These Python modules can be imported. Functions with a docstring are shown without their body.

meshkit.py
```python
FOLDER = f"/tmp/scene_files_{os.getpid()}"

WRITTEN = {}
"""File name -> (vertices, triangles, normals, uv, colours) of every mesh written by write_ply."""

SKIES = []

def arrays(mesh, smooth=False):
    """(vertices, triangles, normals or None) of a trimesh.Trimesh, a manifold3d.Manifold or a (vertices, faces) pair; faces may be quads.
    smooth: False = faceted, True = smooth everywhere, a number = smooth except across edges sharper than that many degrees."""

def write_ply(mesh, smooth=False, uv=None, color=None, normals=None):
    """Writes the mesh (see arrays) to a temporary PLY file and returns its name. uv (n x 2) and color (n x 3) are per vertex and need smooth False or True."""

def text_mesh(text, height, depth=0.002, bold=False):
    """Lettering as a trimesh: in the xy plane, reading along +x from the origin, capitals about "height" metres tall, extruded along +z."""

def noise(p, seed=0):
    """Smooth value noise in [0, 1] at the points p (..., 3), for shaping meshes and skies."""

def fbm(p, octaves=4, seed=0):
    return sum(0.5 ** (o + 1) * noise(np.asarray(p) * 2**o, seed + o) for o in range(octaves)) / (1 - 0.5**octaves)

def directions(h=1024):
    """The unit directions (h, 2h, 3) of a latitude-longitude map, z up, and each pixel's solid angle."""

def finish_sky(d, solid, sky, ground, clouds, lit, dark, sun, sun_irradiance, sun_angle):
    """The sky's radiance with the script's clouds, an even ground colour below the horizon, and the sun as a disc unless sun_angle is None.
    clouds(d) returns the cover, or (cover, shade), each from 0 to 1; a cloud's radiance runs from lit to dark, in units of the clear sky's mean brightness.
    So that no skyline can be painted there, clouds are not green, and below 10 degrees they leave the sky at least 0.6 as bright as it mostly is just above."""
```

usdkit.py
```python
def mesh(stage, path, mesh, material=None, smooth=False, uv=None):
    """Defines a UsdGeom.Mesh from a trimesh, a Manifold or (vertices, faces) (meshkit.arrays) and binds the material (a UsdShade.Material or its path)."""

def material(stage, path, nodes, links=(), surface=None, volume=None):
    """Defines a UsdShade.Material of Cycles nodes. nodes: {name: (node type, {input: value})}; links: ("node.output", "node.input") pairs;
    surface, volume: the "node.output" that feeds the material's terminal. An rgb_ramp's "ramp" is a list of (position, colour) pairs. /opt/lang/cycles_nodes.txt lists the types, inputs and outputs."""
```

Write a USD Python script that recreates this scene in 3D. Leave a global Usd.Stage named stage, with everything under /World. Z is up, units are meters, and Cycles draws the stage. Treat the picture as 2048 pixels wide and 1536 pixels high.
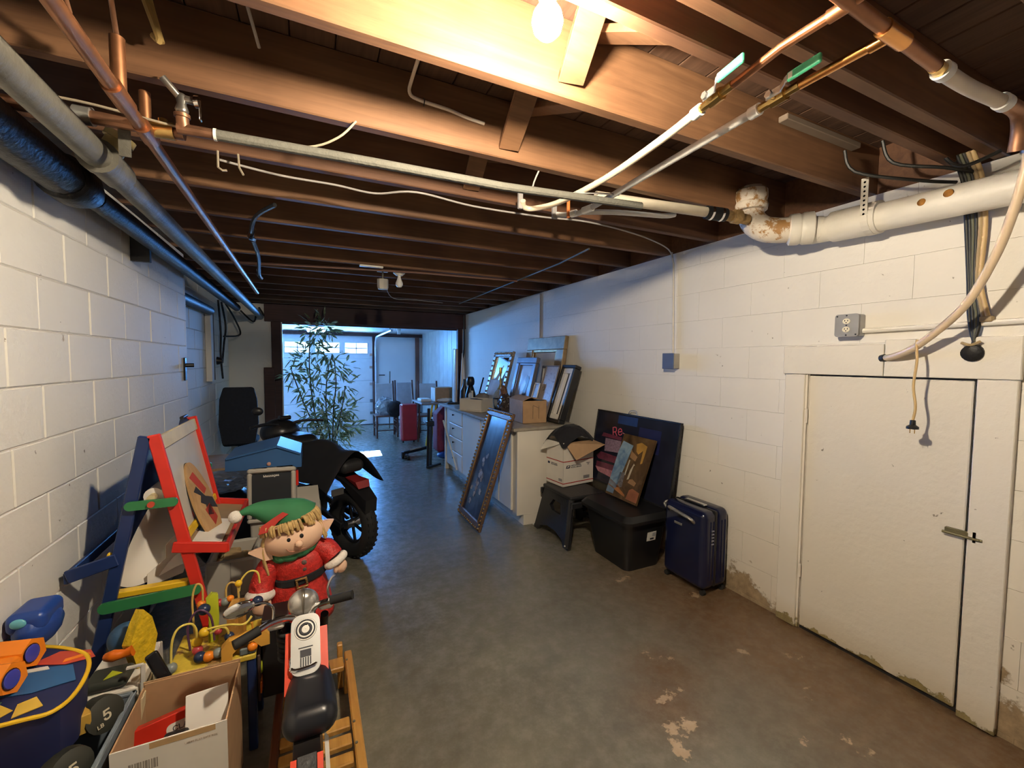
import math, random
import numpy as np, trimesh, usdkit, meshkit
from pxr import Usd, UsdGeom, UsdLux, UsdShade, Gf, Sdf
from shapely.geometry import Polygon
stage = Usd.Stage.CreateInMemory()
UsdGeom.SetStageUpAxis(stage, 'Z'); UsdGeom.SetStageMetersPerUnit(stage, 1.0)
UsdGeom.Xform.Define(stage, '/World'); UsdGeom.Scope.Define(stage, '/World/Looks')
# ---------------- camera ----------------
YAW, PITCH, ROLL, FOC, EYE = .44304, .054129, .006495, 847.42, np.array([0, 0, 1.55])
cam = UsdGeom.Camera.Define(stage, '/World/camera')
cam.CreateHorizontalApertureAttr(36.0); cam.CreateVerticalApertureAttr(27.0)
cam.CreateFocalLengthAttr(36.0 * FOC / 2048); cam.CreateClippingRangeAttr((0.02, 500))
cam.CreateExposureAttr(0.4)
cy, sy, cp, sp = math.cos(YAW), math.sin(YAW), math.cos(PITCH), math.sin(PITCH)
fw = np.array([sy * cp, cy * cp, -sp]); rt = np.array([cy, -sy, 0]); up = np.cross(rt, fw)
rt, up = rt * math.cos(ROLL) + up * math.sin(ROLL), -rt * math.sin(ROLL) + up * math.cos(ROLL)
m4 = np.eye(4); m4[0, :3], m4[1, :3], m4[2, :3], m4[3, :3] = rt, up, -fw, EYE
cam.AddTransformOp().Set(Gf.Matrix4d(*m4.ravel().tolist()))
# ---------------- sky, sun, daylight at the garage windows ----------------
dome = UsdLux.DomeLight.Define(stage, '/World/sky'); dome.CreateIntensityAttr(2.0); dome.CreateColorAttr((.32, .6, 1.0))
sun = UsdLux.DistantLight.Define(stage, '/World/sun'); sun.CreateIntensityAttr(30); sun.CreateNormalizeAttr(True); sun.CreateAngleAttr(.6); sun.CreateColorAttr((.38, .66, 1.0))
def aim(x, d):
    z = -np.asarray(d, float); z /= np.linalg.norm(z); a = np.cross([0, 0, 1.0], z); a /= np.linalg.norm(a); b = np.cross(z, a)
    return [*a, 0, *b, 0, *z, 0, *x, 1]
sun.AddTransformOp().Set(Gf.Matrix4d(*aim((0, 14, 6), (-.2, -3.4, -1.84))))
WINX = [.976, .355, -.266, -.887]
for i, x in enumerate(WINX):
    r = UsdLux.RectLight.Define(stage, f'/World/window_daylight_{i:03d}'); r.CreateWidthAttr(.5); r.CreateHeightAttr(.24)
    r.CreateIntensityAttr(185); r.CreateColorAttr((.10, .37, 1.0)); r.AddTransformOp().Set(Gf.Matrix4d(*aim((x, 10.76, 1.835), (0, -1, -.25))))
BULB_L, BULB_C = 2000., (1.0, .86, .65)
# ---------------- helpers ----------------
used, LOC = {}, {}
def nm(parent, n):
    k = (parent, n); c = used.get(k, 0); used[k] = c + 1
    return f'{parent}/{n}' + (f'_{c:03d}' if c else '')
def tag(p, label=None, cat=None, group=None, kind=None):
    for k, v in (('label', label), ('category', cat), ('group', group), ('kind', kind)):
        if v: p.SetCustomDataByKey(k, v)
    return p
def T(name, label, cat, loc=(0, 0, 0), group=None, kind=None):
    path = nm('/World', name); x = UsdGeom.Xform.Define(stage, path); x.AddTranslateOp().Set(Gf.Vec3d(*map(float, loc)))
    LOC[path] = np.array(loc, float); return tag(x.GetPrim(), label, cat, group, kind)
def P(par, name, mesh, mat, smooth=30, label=None, kind=None):
    pp = str(par.GetPath()); root = '/'.join(pp.split('/')[:3]); path = nm(pp, name)
    if isinstance(mesh, list): mesh = trimesh.util.concatenate(mesh)
    v, f, n = meshkit.arrays(mesh, smooth); o = usdkit.mesh(stage, path, (v - LOC[root], f), mat)
    if n is not None: o.CreateNormalsAttr([Gf.Vec3f(*map(float, q)) for q in n]); o.SetNormalsInterpolation('vertex')
    return tag(o.GetPrim(), label, None, None, kind)
def O(name, label, cat, mesh, mat, smooth=30, group=None, kind=None):
    if isinstance(mesh, list): mesh = trimesh.util.concatenate(mesh)
    b = mesh.bounds; loc = np.array([*(b[0] + b[1])[:2] / 2, b[0][2]])
    path = nm('/World', name); v, f, n = meshkit.arrays(mesh, smooth); o = usdkit.mesh(stage, path, (v - loc, f), mat)
    o.AddTranslateOp().Set(Gf.Vec3d(*loc.tolist()))
    if n is not None: o.CreateNormalsAttr([Gf.Vec3f(*map(float, q)) for q in n]); o.SetNormalsInterpolation('vertex')
    return tag(o.GetPrim(), label, cat, group, kind)
def dup(src, loc, label, rz=0, group=None, cat=None):
    base = src.GetName(); path = nm('/World', base); x = UsdGeom.Xform.Define(stage, path); x.AddTranslateOp().Set(Gf.Vec3d(*map(float, loc))); x.AddRotateZOp().Set(float(rz))
    p = x.GetPrim(); was = src.GetCustomData(); p.GetReferences().AddInternalReference(src.GetPath()); p.SetInstanceable(True)
    return tag(p, label, cat or was['category'], group or was.get('group'))
V = lambda *a: np.array(a, float)
nrm = lambda v: np.asarray(v, float) / max(np.linalg.norm(v), 1e-12)
def fr(o, u, v):
    u = nrm(u); w = nrm(np.cross(u, v)); v = np.cross(w, u); m = np.eye(4); m[:3, 0], m[:3, 1], m[:3, 2], m[:3, 3] = u, v, w, o; return m
def mv(mesh, M): mesh = mesh.copy(); mesh.apply_transform(M); return mesh
def hull(p): return trimesh.convex.convex_hull(np.asarray(p, float))
def cube(s, r=0.0, M=None):
    s = np.asarray(s, float) / 2
    if r <= 0: m = trimesh.creation.box(2 * s)
    else:
        r = min(r, .95 * s.min()); pts = []
        for a in (-1, 1):
            for b in (-1, 1):
                for c in (-1, 1):
                    for k in range(3):
                        q = s - r; q[k] = s[k]; pts.append(q * (a, b, c))
        m = hull(pts)
    return m if M is None else mv(m, M)
def B(x0, y0, z0, x1, y1, z1, r=0.0):
    m = cube((x1 - x0, y1 - y0, z1 - z0), r); m.apply_translation(((x0 + x1) / 2, (y0 + y1) / 2, (z0 + z1) / 2)); return m
def rbox(x0, y0, z0, x1, y1, z1, r, n=2, M=None):
    q = [trimesh.creation.icosphere(n, r).vertices + (a, b, c) for a in (x0 + r, x1 - r) for b in (y0 + r, y1 - r) for c in (z0 + r, z1 - r)]
    m = hull(np.vstack(q)); return m if M is None else mv(m, M)
def seg(p, q, w, h, side=(0, 0, 1), r=0.0):
    p, q = V(*p), V(*q); u = q - p; return mv(cube((np.linalg.norm(u), w, h), r), fr((p + q) / 2, u, np.cross(side, u) if np.linalg.norm(np.cross(side, u)) > 1e-6 else (1, 0, 0)))
def cyl(p, q, r, r2=None, n=18):
    p, q = V(*p), V(*q); r2 = r if r2 is None else r2; u = nrm(q - p); a = nrm(np.cross(u, (0, 0, 1) if abs(u[2]) < .9 else (1, 0, 0))); b = np.cross(u, a)
    t = np.arange(n) * 2 * np.pi / n; c = np.cos(t)[:, None] * a + np.sin(t)[:, None] * b
    v = np.vstack([p + c * r, q + c * r2, p[None], q[None]]); f = []
    for i in range(n):
        j = (i + 1) % n; f += [(i, i + n, j), (j, i + n, j + n), (2 * n, i, j), (2 * n + 1, j + n, i + n)]
    m = trimesh.Trimesh(v, f, process=False); m.fix_normals(); return m
def spl(pts, n=8, closed=False):
    p = np.asarray(pts, float); N = len(p); out = []
    for i in range(N if closed else N - 1):
        a, b, c, d = (p[(i + k) % N] if closed else p[min(max(i + k, 0), N - 1)] for k in (-1, 0, 1, 2))
        for t in np.arange(n) / n: out.append(.5 * (2 * b + (c - a) * t + (2 * a - 5 * b + 4 * c - d) * t * t + (3 * b - a - 3 * c + d) * t ** 3))
    if not closed: out.append(p[-1])
    return np.array(out)
def tube(pts, r, n=10, sm=0, closed=False):
    p = spl(pts, sm, closed) if sm else np.asarray(pts, float); N = len(p); R = np.broadcast_to(r, N) if np.ndim(r) == 0 else np.interp(np.linspace(0, 1, N), np.linspace(0, 1, len(r)), r)
    tn = np.array([nrm((p[(i + 1) % N] - p[i - 1]) if closed else (p[min(i + 1, N - 1)] - p[max(i - 1, 0)])) for i in range(N)])
    a = nrm(np.cross(tn[0], (0, 0, 1) if abs(tn[0][2]) < .9 else (1, 0, 0))); t = np.arange(n) * 2 * np.pi / n; v = []
    for i in range(N):
        a = nrm(a - tn[i] * (a @ tn[i])); b = np.cross(tn[i], a); v.append(p[i] + R[i] * (np.cos(t)[:, None] * a + np.sin(t)[:, None] * b))
    v = np.vstack(v); f = []
    for i in range(N if closed else N - 1):
        for k in range(n):
            l = (k + 1) % n; A, Bq, C, D = i * n + k, i * n + l, ((i + 1) % N) * n + k, ((i + 1) % N) * n + l; f += [(A, Bq, C), (Bq, D, C)]
    if not closed:
        v = np.vstack([v, p[0], p[-1]]); e = len(v) - 2
        for k in range(n): l = (k + 1) % n; f += [(e, l, k), (e + 1, (N - 1) * n + k, (N - 1) * n + l)]
    return trimesh.Trimesh(v, f, process=False)
def lathe(prof, M=None, n=28):
    pr = np.asarray(prof, float); t = np.arange(n) * 2 * np.pi / n; v = np.vstack([np.stack([r * np.cos(t), r * np.sin(t), np.full(n, z)], 1) for r, z in pr]); f = []
    for i in range(len(pr) - 1):
        for k in range(n):
            l = (k + 1) % n; f += [(i * n + k, i * n + l, i * n + n + k), (i * n + l, i * n + n + l, i * n + n + k)]
    v = np.vstack([v, [0, 0, pr[0][1]], [0, 0, pr[-1][1]]]); e = len(v) - 2; L = (len(pr) - 1) * n
    for k in range(n): l = (k + 1) % n; f += [(e, l, k), (e + 1, L + k, L + l)]
    m = trimesh.Trimesh(v, f, process=False); return m if M is None else mv(m, M)
def at(p, ax=(0, 0, 1)): ax = nrm(ax); return fr(p, np.cross((0, 1, 0) if abs(ax[1]) < .9 else (1, 0, 0), ax), np.cross(ax, np.cross((0, 1, 0) if abs(ax[1]) < .9 else (1, 0, 0), ax)))
def sph(c, r, n=2, s=(1, 1, 1), M=None):
    m = trimesh.creation.icosphere(n, 1.0); m.apply_scale(1.0); m.vertices *= np.array(s) * r
    if M is not None: m.apply_transform(M)
    m.apply_translation(c); return m
def prism(poly, d, M):
    pl = poly if isinstance(poly, Polygon) else Polygon(poly); return mv(trimesh.creation.extrude_polygon(pl, d, engine='earcut'), M)
def rrect(w, h, r, n=5):
    return Polygon([(-w / 2 + r, -h / 2 + r), (w / 2 - r, -h / 2 + r), (w / 2 - r, h / 2 - r), (-w / 2 + r, h / 2 - r)]).buffer(r, n)
def text(s, h, M, d=.0012, bold=True):
    m = meshkit.text_mesh(s, h, d, bold); b = m.bounds; m.apply_translation((-(b[0][0] + b[1][0]) / 2, -(b[0][1] + b[1][1]) / 2, 0)); return mv(m, M)
def blob(c, rad, seed, amp=.15, fq=3., n=3):
    m = trimesh.creation.icosphere(n, 1.0); v = m.vertices; k = 1 + amp * 2 * (meshkit.fbm(v * fq + seed * 7.1, 3, seed) - .5); m.vertices = v * k[:, None] * np.array(rad); m.apply_translation(c); return m
def surf(fn, nu, nv, th=0.0):
    u, w = np.meshgrid(np.linspace(0, 1, nu), np.linspace(0, 1, nv), indexing='ij'); v = fn(u, w).reshape(-1, 3); f = []
    for i in range(nu - 1):
        for j in range(nv - 1): a = i * nv + j; f += [(a, a + nv, a + 1), (a + 1, a + nv, a + nv + 1)]
    m = trimesh.Trimesh(v, f, process=False)
    if th:
        n = m.vertex_normals; N = len(v); e = [i * nv for i in range(nu)]; ring = [i * nv for i in range(nu)] + [(nu - 1) * nv + j for j in range(1, nv)] + [i * nv + nv - 1 for i in range(nu - 2, -1, -1)] + [j for j in range(nv - 2, 0, -1)]
        ff = f + [(c + N, b + N, a + N) for a, b, c in f]
        for k in range(len(ring)): a, b = ring[k], ring[(k + 1) % len(ring)]; ff += [(a, a + N, b), (b, a + N, b + N)]
        m = trimesh.Trimesh(np.vstack([v, v - n * th]), ff, process=False); m.fix_normals()
    return m
def tray(x0, y0, z0, x1, y1, z1, t, r=.002):   # open box: bottom and four walls
    return [B(x0, y0, z0, x1, y1, z0 + t, r), B(x0, y0, z0, x0 + t, y1, z1, r), B(x1 - t, y0, z0, x1, y1, z1, r), B(x0, y0, z0, x1, y0 + t, z1, r), B(x0, y1 - t, z0, x1, y1, z1, r)]
def frame(w, h, t, d, M, r=.003):   # picture frame rails in the xy plane
    return [mv(cube((w, t, d), r), M @ trimesh.transformations.translation_matrix((0, s * (h - t) / 2, 0))) for s in (-1, 1)], [mv(cube((t, h - 2 * t, d), r), M @ trimesh.transformations.translation_matrix((s * (w - t) / 2, 0, 0))) for s in (-1, 1)]
tr = lambda *a: trimesh.transformations.translation_matrix(a)
rot = lambda deg, ax=(0, 0, 1): trimesh.transformations.rotation_matrix(math.radians(deg), ax)
# ---------------- materials ----------------
MT = {}
def M(name, col, rough=.5, metal=0., var=.12, sc=9., bump=.0, bsc=60., spec=.5, coat=0., emit=0., ecol=None, trans=0., sheen=0., dirt=None, dsc=6., dth=.55):
    if name in MT: return MT[name]
    c = np.array(col, float); n = {'g': ('geometry', {}), 'p': ('principled_bsdf', dict(roughness=rough, metallic=metal, specular_ior_level=spec, coat_weight=coat, transmission_weight=trans, sheen_weight=sheen))}; l = []
    if var:
        n['n'] = ('noise_texture', dict(scale=sc, detail=5.)); n['r'] = ('rgb_ramp', {'ramp': [(.25, tuple(c * (1 - var))), (.75, tuple(np.minimum(c * (1 + var), 1)))]}); l += [('g.position', 'n.vector'), ('n.fac', 'r.fac')]; out = 'r.color'
        if dirt is not None:
            n['n2'] = ('noise_texture', dict(scale=dsc, detail=8., roughness=.65)); n['r2'] = ('rgb_ramp', {'ramp': [(dth, (0, 0, 0)), (dth + .06, (1, 1, 1))]}); n['m'] = ('mix', dict(color2=tuple(dirt)))
            l += [('g.position', 'n2.vector'), ('n2.fac', 'r2.fac'), ('r2.color', 'm.fac'), (out, 'm.color1')]; out = 'm.color'
        l.append((out, 'p.base_color'))
    else: n['p'][1]['base_color'] = tuple(c)
    if emit: n['p'][1].update(emission_strength=emit, emission_color=tuple(ecol or col))
    if bump: n['bn'] = ('noise_texture', dict(scale=bsc, detail=4.)); n['b'] = ('bump', dict(strength=bump, distance=.01)); l += [('g.position', 'bn.vector'), ('bn.fac', 'b.height'), ('b.normal', 'p.normal')]
    MT[name] = usdkit.material(stage, '/World/Looks/' + name, n, l, surface='p.BSDF'); return MT[name]
def wood(name, a, b, axis=0, rough=.6, sc=6., dirt=None, str_=.25, knots=True, spec=.4):
    if name in MT: return MT[name]
    s = [sc * 6] * 3; s[axis] = sc * .35
    n = {'g': ('geometry', {}), 'mp': ('mapping', dict(scale=tuple(s))), 'n': ('noise_texture', dict(scale=1., detail=6., roughness=.6, distortion=.6)), 'r': ('rgb_ramp', {'ramp': [(.3, a), (.5, tuple((np.array(a) + b) / 2)), (.7, b)]}),
         'n2': ('noise_texture', dict(scale=1.7, detail=4.)), 'r2': ('rgb_ramp', {'ramp': [(.38, (.55, .52, .5)), (.62, (1, 1, 1))]}), 'm': ('mix', dict(mix_type='multiply', fac=.8)), 'bp': ('bump', dict(strength=str_, distance=.004)), 'p': ('principled_bsdf', dict(roughness=rough, specular_ior_level=spec))}
    l = [('g.position', 'mp.vector'), ('mp.vector', 'n.vector'), ('n.fac', 'r.fac'), ('g.position', 'n2.vector'), ('n2.fac', 'r2.fac'), ('r.color', 'm.color1'), ('r2.color', 'm.color2'), ('m.color', 'p.base_color'), ('n.fac', 'bp.height'), ('bp.normal', 'p.normal')]
    MT[name] = usdkit.material(stage, '/World/Looks/' + name, n, l, surface='p.BSDF'); return MT[name]
def wallmat(name, base, low, peel, zlow, sc=2.6, rough=.65):
    n = {'g': ('geometry', {}), 's': ('separate_xyz', {}), 'n': ('noise_texture', dict(scale=sc, detail=9., roughness=.66)), 'mr': ('map_range', dict(from_min=0., from_max=zlow, to_min=.34, to_max=0., clamp=True)), 'ad': ('math', dict(math_type='add')),
         'r': ('rgb_ramp', {'ramp': [(.70, (0, 0, 0)), (.735, (1, 1, 1))]}), 'nb': ('noise_texture', dict(scale=1.1, detail=4.)), 'rb': ('rgb_ramp', {'ramp': [(.3, base), (.7, tuple(np.array(base) * .9))]}),
         'lo': ('map_range', dict(from_min=0., from_max=zlow * 1.6, to_min=.75, to_max=0., clamp=True)), 'ml': ('mix', dict(color2=low)), 'np': ('noise_texture', dict(scale=14., detail=8., roughness=.7)), 'rp': ('rgb_ramp', {'ramp': [(.35, tuple(np.array(peel) * .55)), (.65, peel)]}), 'm': ('mix', {}),
         'sp': ('noise_texture', dict(scale=26., detail=5.)), 'rs': ('rgb_ramp', {'ramp': [(.73, (0, 0, 0)), (.76, (.8, .8, .8))]}), 'ms': ('mix', dict(color2=(.16, .13, .09))),
         'bn': ('noise_texture', dict(scale=34., detail=5.)), 'hh': ('math', dict(math_type='subtract')), 'b': ('bump', dict(strength=.45, distance=.006)), 'p': ('principled_bsdf', dict(roughness=rough, specular_ior_level=.25))}
    l = [('g.position', 's.vector'), ('g.position', 'n.vector'), ('s.z', 'mr.value'), ('n.fac', 'ad.value1'), ('mr.result', 'ad.value2'), ('ad.value', 'r.fac'), ('g.position', 'nb.vector'), ('nb.fac', 'rb.fac'), ('s.z', 'lo.value'), ('lo.result', 'ml.fac'), ('rb.color', 'ml.color1'),
         ('g.position', 'np.vector'), ('np.fac', 'rp.fac'), ('r.color', 'm.fac'), ('ml.color', 'm.color1'), ('rp.color', 'm.color2'), ('g.position', 'sp.vector'), ('sp.fac', 'rs.fac'), ('rs.color', 'ms.fac'), ('m.color', 'ms.color1'), ('ms.color', 'p.base_color'), ('g.position', 'bn.vector'), ('bn.fac', 'hh.value1'), ('r.color', 'hh.value2'), ('hh.value', 'b.height'), ('b.normal', 'p.normal')]
    MT[name] = usdkit.material(stage, '/World/Looks/' + name, n, l, surface='p.BSDF'); return MT[name]
def paint(name, stops, sc=4., dist=1.5, rough=.35, seed=(0, 0, 0), stretch=(1, 1, 1)):   # mottled painted picture
    n = {'g': ('geometry', {}), 'mp': ('mapping', dict(location=seed, scale=stretch)), 'n': ('noise_texture', dict(scale=sc, detail=5., roughness=.55, distortion=dist)), 'r': ('rgb_ramp', {'ramp': stops}), 'p': ('principled_bsdf', dict(roughness=rough))}
    MT[name] = usdkit.material(stage, '/World/Looks/' + name, n, [('g.position', 'mp.vector'), ('mp.vector', 'n.vector'), ('n.fac', 'r.fac'), ('r.color', 'p.base_color')], surface='p.BSDF'); return MT[name]
def pane(name, tint=(1, 1, 1), rough=.02):
    n = {'t': ('transparent_bsdf', dict(color=tint)), 'gl': ('glossy_bsdf', dict(roughness=rough, color=(1, 1, 1))), 'f': ('fresnel', dict(IOR=1.45)), 'm': ('mix_closure', {})}
    MT[name] = usdkit.material(stage, '/World/Looks/' + name, n, [('f.fac', 'm.fac'), ('t.BSDF', 'm.closure1'), ('gl.BSDF', 'm.closure2')], surface='m.closure'); return MT[name]
white = M('white_plastic', (.75, .72, .66), .4); black = M('black_plastic', (.012, .012, .014), .38, var=.2); steel = M('steel', (.6, .6, .6), .3, 1.); chrome = M('chrome', (.8, .8, .8), .08, 1., var=0)
brass = M('brass', (.75, .5, .18), .25, 1.); copper = M('copper_pipe', (.40, .18, .085), .42, .9, var=.3, sc=14.); coppero = M('tarnished_copper', (.30, .15, .085), .45, .75, var=.35, sc=18.)
iron = M('galvanised_iron', (.15, .14, .115), .55, .4, var=.3, sc=10., bump=.2); soot = M('black_iron', (.02, .02, .022), .5, .2, var=.3, bump=.3)
card = M('cardboard', (.45, .28, .15), .8, var=.08, sc=20.); cardw = M('white_cardboard', (.75, .70, .62), .6, var=.05); ink = M('dark_ink', (.03, .03, .04), .6, var=0); navy = M('navy_paint', (.012, .03, .12), .35, var=.15)
red = M('red_paint', (.62, .03, .018), .35); yellow = M('yellow_paint', (.80, .50, .02), .4); green = M('green_paint', (.03, .20, .07), .4); orange = M('orange_plastic', (.85, .24, .015), .35); lime = M('lime_paint', (.50, .55, .03), .4)
blkfab = M('black_fabric', (.008, .008, .012), .9, var=.2, sc=30., bump=.3, sheen=.06); rubber = M('rubber', (.012, .012, .012), .75, var=.2); pine = wood('pine', (.72, .40, .10), (.52, .25, .05), 1, .4); paper = M('paper', (.82, .78, .72), .7, var=.03)
grid_ = lambda: None
# ================= SHELL =================
XL, XR, YH, YG, ZJ = -.907, 2.563, 7.43, 10.65, 2.39
jw = wood('joist_wood', (.215, .105, .05), (.135, .063, .03), 0, .62); jw2 = wood('joist_wood_dark', (.20, .095, .047), (.125, .055, .029), 0, .66); jw3 = wood('joist_wood_pale', (.25, .125, .06), (.165, .08, .038), 0, .6)
sub = wood('subfloor_wood', (.16, .085, .05), (.09, .045, .026), 1, .75); beamw = wood('beam_wood', (.075, .03, .028), (.05, .02, .02), 0, .6)
# floor
NX, NY = 118, 420
fx, fy = np.linspace(-1.15, 2.63, NX), np.linspace(-1.7, 10.75, NY)
gx, gy = np.meshgrid(fx, fy, indexing='ij'); pt = np.stack([gx, gy, 0 * gx], -1)
wear = np.zeros_like(gx)
for x, y, rx, ry, s in [(1.40, 1.25, .10, .075, .85), (1.31, 1.16, .06, .06, .75), (1.61, 1.61, .13, .12, .45), (1.48, 1.39, .1, .1, .6), (2.08, 1.46, .09, .07, .62), (2.26, 1.29, .12, .1, .45), (1.80, .99, .07, .05, .58), (1.98, .92, .09, .05, .6), (2.0, .84, .12, .06, .58), (2.15, 1.08, .09, .08, .45), (2.07, 1.13, .07, .06, .5), (1.97, 2.33, .14, .05, .62), (2.3, 1.96, .2, .07, .55), (2.08, 2.05, .08, .08, .5), (1.5, 1.02, .05, .1, .5)]:
    wear = np.maximum(wear, s * np.exp(-((gx - x) / rx) ** 2 - ((gy - y) / ry) ** 2))
brown = np.clip((gx - (1.2 + .5 * meshkit.fbm(pt * 1.3, 3, 5))) / .75, 0, 1) * np.clip((3.4 - gy) / 1.5, 0, 1)
for x, y, r in [(1.6, 1.5, .22), (1.45, 1.36, .2), (2.2, 1.5, .5), (2.35, 1.9, .4)]: brown = np.maximum(brown, .9 * np.exp(-((gx - x) ** 2 + (gy - y) ** 2) / r ** 2))
cr1 = np.abs(gy - (7.25 - .62 * (gx - .45) + .12 * (meshkit.fbm(pt * 2.3, 3, 9) - .5))); cr2 = np.abs(gy - (2.15 + .30 * (gx - 1.0) + .15 * (meshkit.fbm(pt * 3, 3, 11) - .5))) + .4 * np.clip(gx - 1.5, 0, 9) + .4 * np.clip(.6 - gx, 0, 9)
crack = np.maximum(np.clip(1 - cr1 / .035, 0, 1), .25 * np.clip(1 - cr2 / .025, 0, 1))
flz = -.004 * crack + .0015 * (meshkit.fbm(pt * 6, 3, 2) - .5)
fv = np.stack([gx, gy, flz], -1).reshape(-1, 3); ff = []
for i in range(NX - 1):
    for j in range(NY - 1): a = i * NY + j; ff += [(a, a + NY, a + 1), (a + 1, a + NY, a + NY + 1)]
FM = usdkit.material(stage, '/World/Looks/concrete_floor', {'g': ('geometry', {}), 'a': ('attribute', dict(attribute='wear')), 's': ('separate_color', {}), 'n': ('noise_texture', dict(scale=11., detail=10., roughness=.68)), 'nm': ('math', dict(math_type='multiply', value2=1.35)), 'ad': ('math', dict(math_type='add')), 'rw': ('rgb_ramp', {'ramp': [(.70, (0, 0, 0)), (.74, (1, 1, 1))]}), 'sc': ('math', dict(math_type='multiply', value2=.70)), 'wv': ('math', dict(math_type='multiply', value2=.55)),
    'n1': ('noise_texture', dict(scale=1.6, detail=7., roughness=.6)), 'r1': ('rgb_ramp', {'ramp': [(.3, (.145, .135, .102)), (.5, (.185, .172, .13)), (.72, (.23, .215, .16))]}), 'mb': ('mix', dict(color2=(.17, .105, .055))), 'mw': ('mix', dict(color2=(.52, .39, .25))), 'mc': ('mix', dict(color2=(.03, .026, .022))),
    'n3': ('noise_texture', dict(scale=22., detail=6., roughness=.7)), 'r3': ('rgb_ramp', {'ramp': [(.70, (0, 0, 0)), (.74, (.8, .8, .8))]}), 'ms': ('mix', dict(color2=(.04, .035, .03))), 'b': ('bump', dict(strength=.16, distance=.004)), 'n4': ('noise_texture', dict(scale=13., detail=8., roughness=.7)), 'rr': ('rgb_ramp', {'ramp': [(.35, (.16, .16, .16)), (.7, (.40, .40, .40))]}), 'p': ('principled_bsdf', dict(specular_ior_level=.7))},
    [('a.color', 's.color'), ('g.position', 'n.vector'), ('n.fac', 'nm.value1'), ('nm.value', 'ad.value1'), ('s.r', 'wv.value1'), ('wv.value', 'ad.value2'), ('ad.value', 'sc.value1'), ('sc.value', 'rw.fac'), ('g.position', 'n1.vector'), ('n1.fac', 'r1.fac'), ('s.g', 'mb.fac'), ('r1.color', 'mb.color1'), ('mb.color', 'mw.color1'), ('rw.color', 'mw.fac'), ('mw.color', 'mc.color1'), ('s.b', 'mc.fac'),
     ('g.position', 'n3.vector'), ('n3.fac', 'r3.fac'), ('r3.color', 'ms.fac'), ('mc.color', 'ms.color1'), ('ms.color', 'p.base_color'), ('g.position', 'n4.vector'), ('n4.fac', 'b.height'), ('b.normal', 'p.normal'), ('n4.fac', 'rr.fac'), ('rr.color', 'p.roughness')], surface='p.BSDF')
fl = usdkit.mesh(stage, nm('/World', 'floor'), (fv, np.array(ff)), FM, smooth=True)
UsdGeom.PrimvarsAPI(fl).CreatePrimvar('wear', Sdf.ValueTypeNames.Color3fArray, 'vertex').Set([Gf.Vec3f(float(a), float(b), float(c)) for a, b, c in zip(wear.ravel(), brown.ravel(), crack.ravel())])
tag(fl.GetPrim(), 'grey-green painted concrete floor with worn chips and brown damp stains', 'floor', kind='structure')
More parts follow.
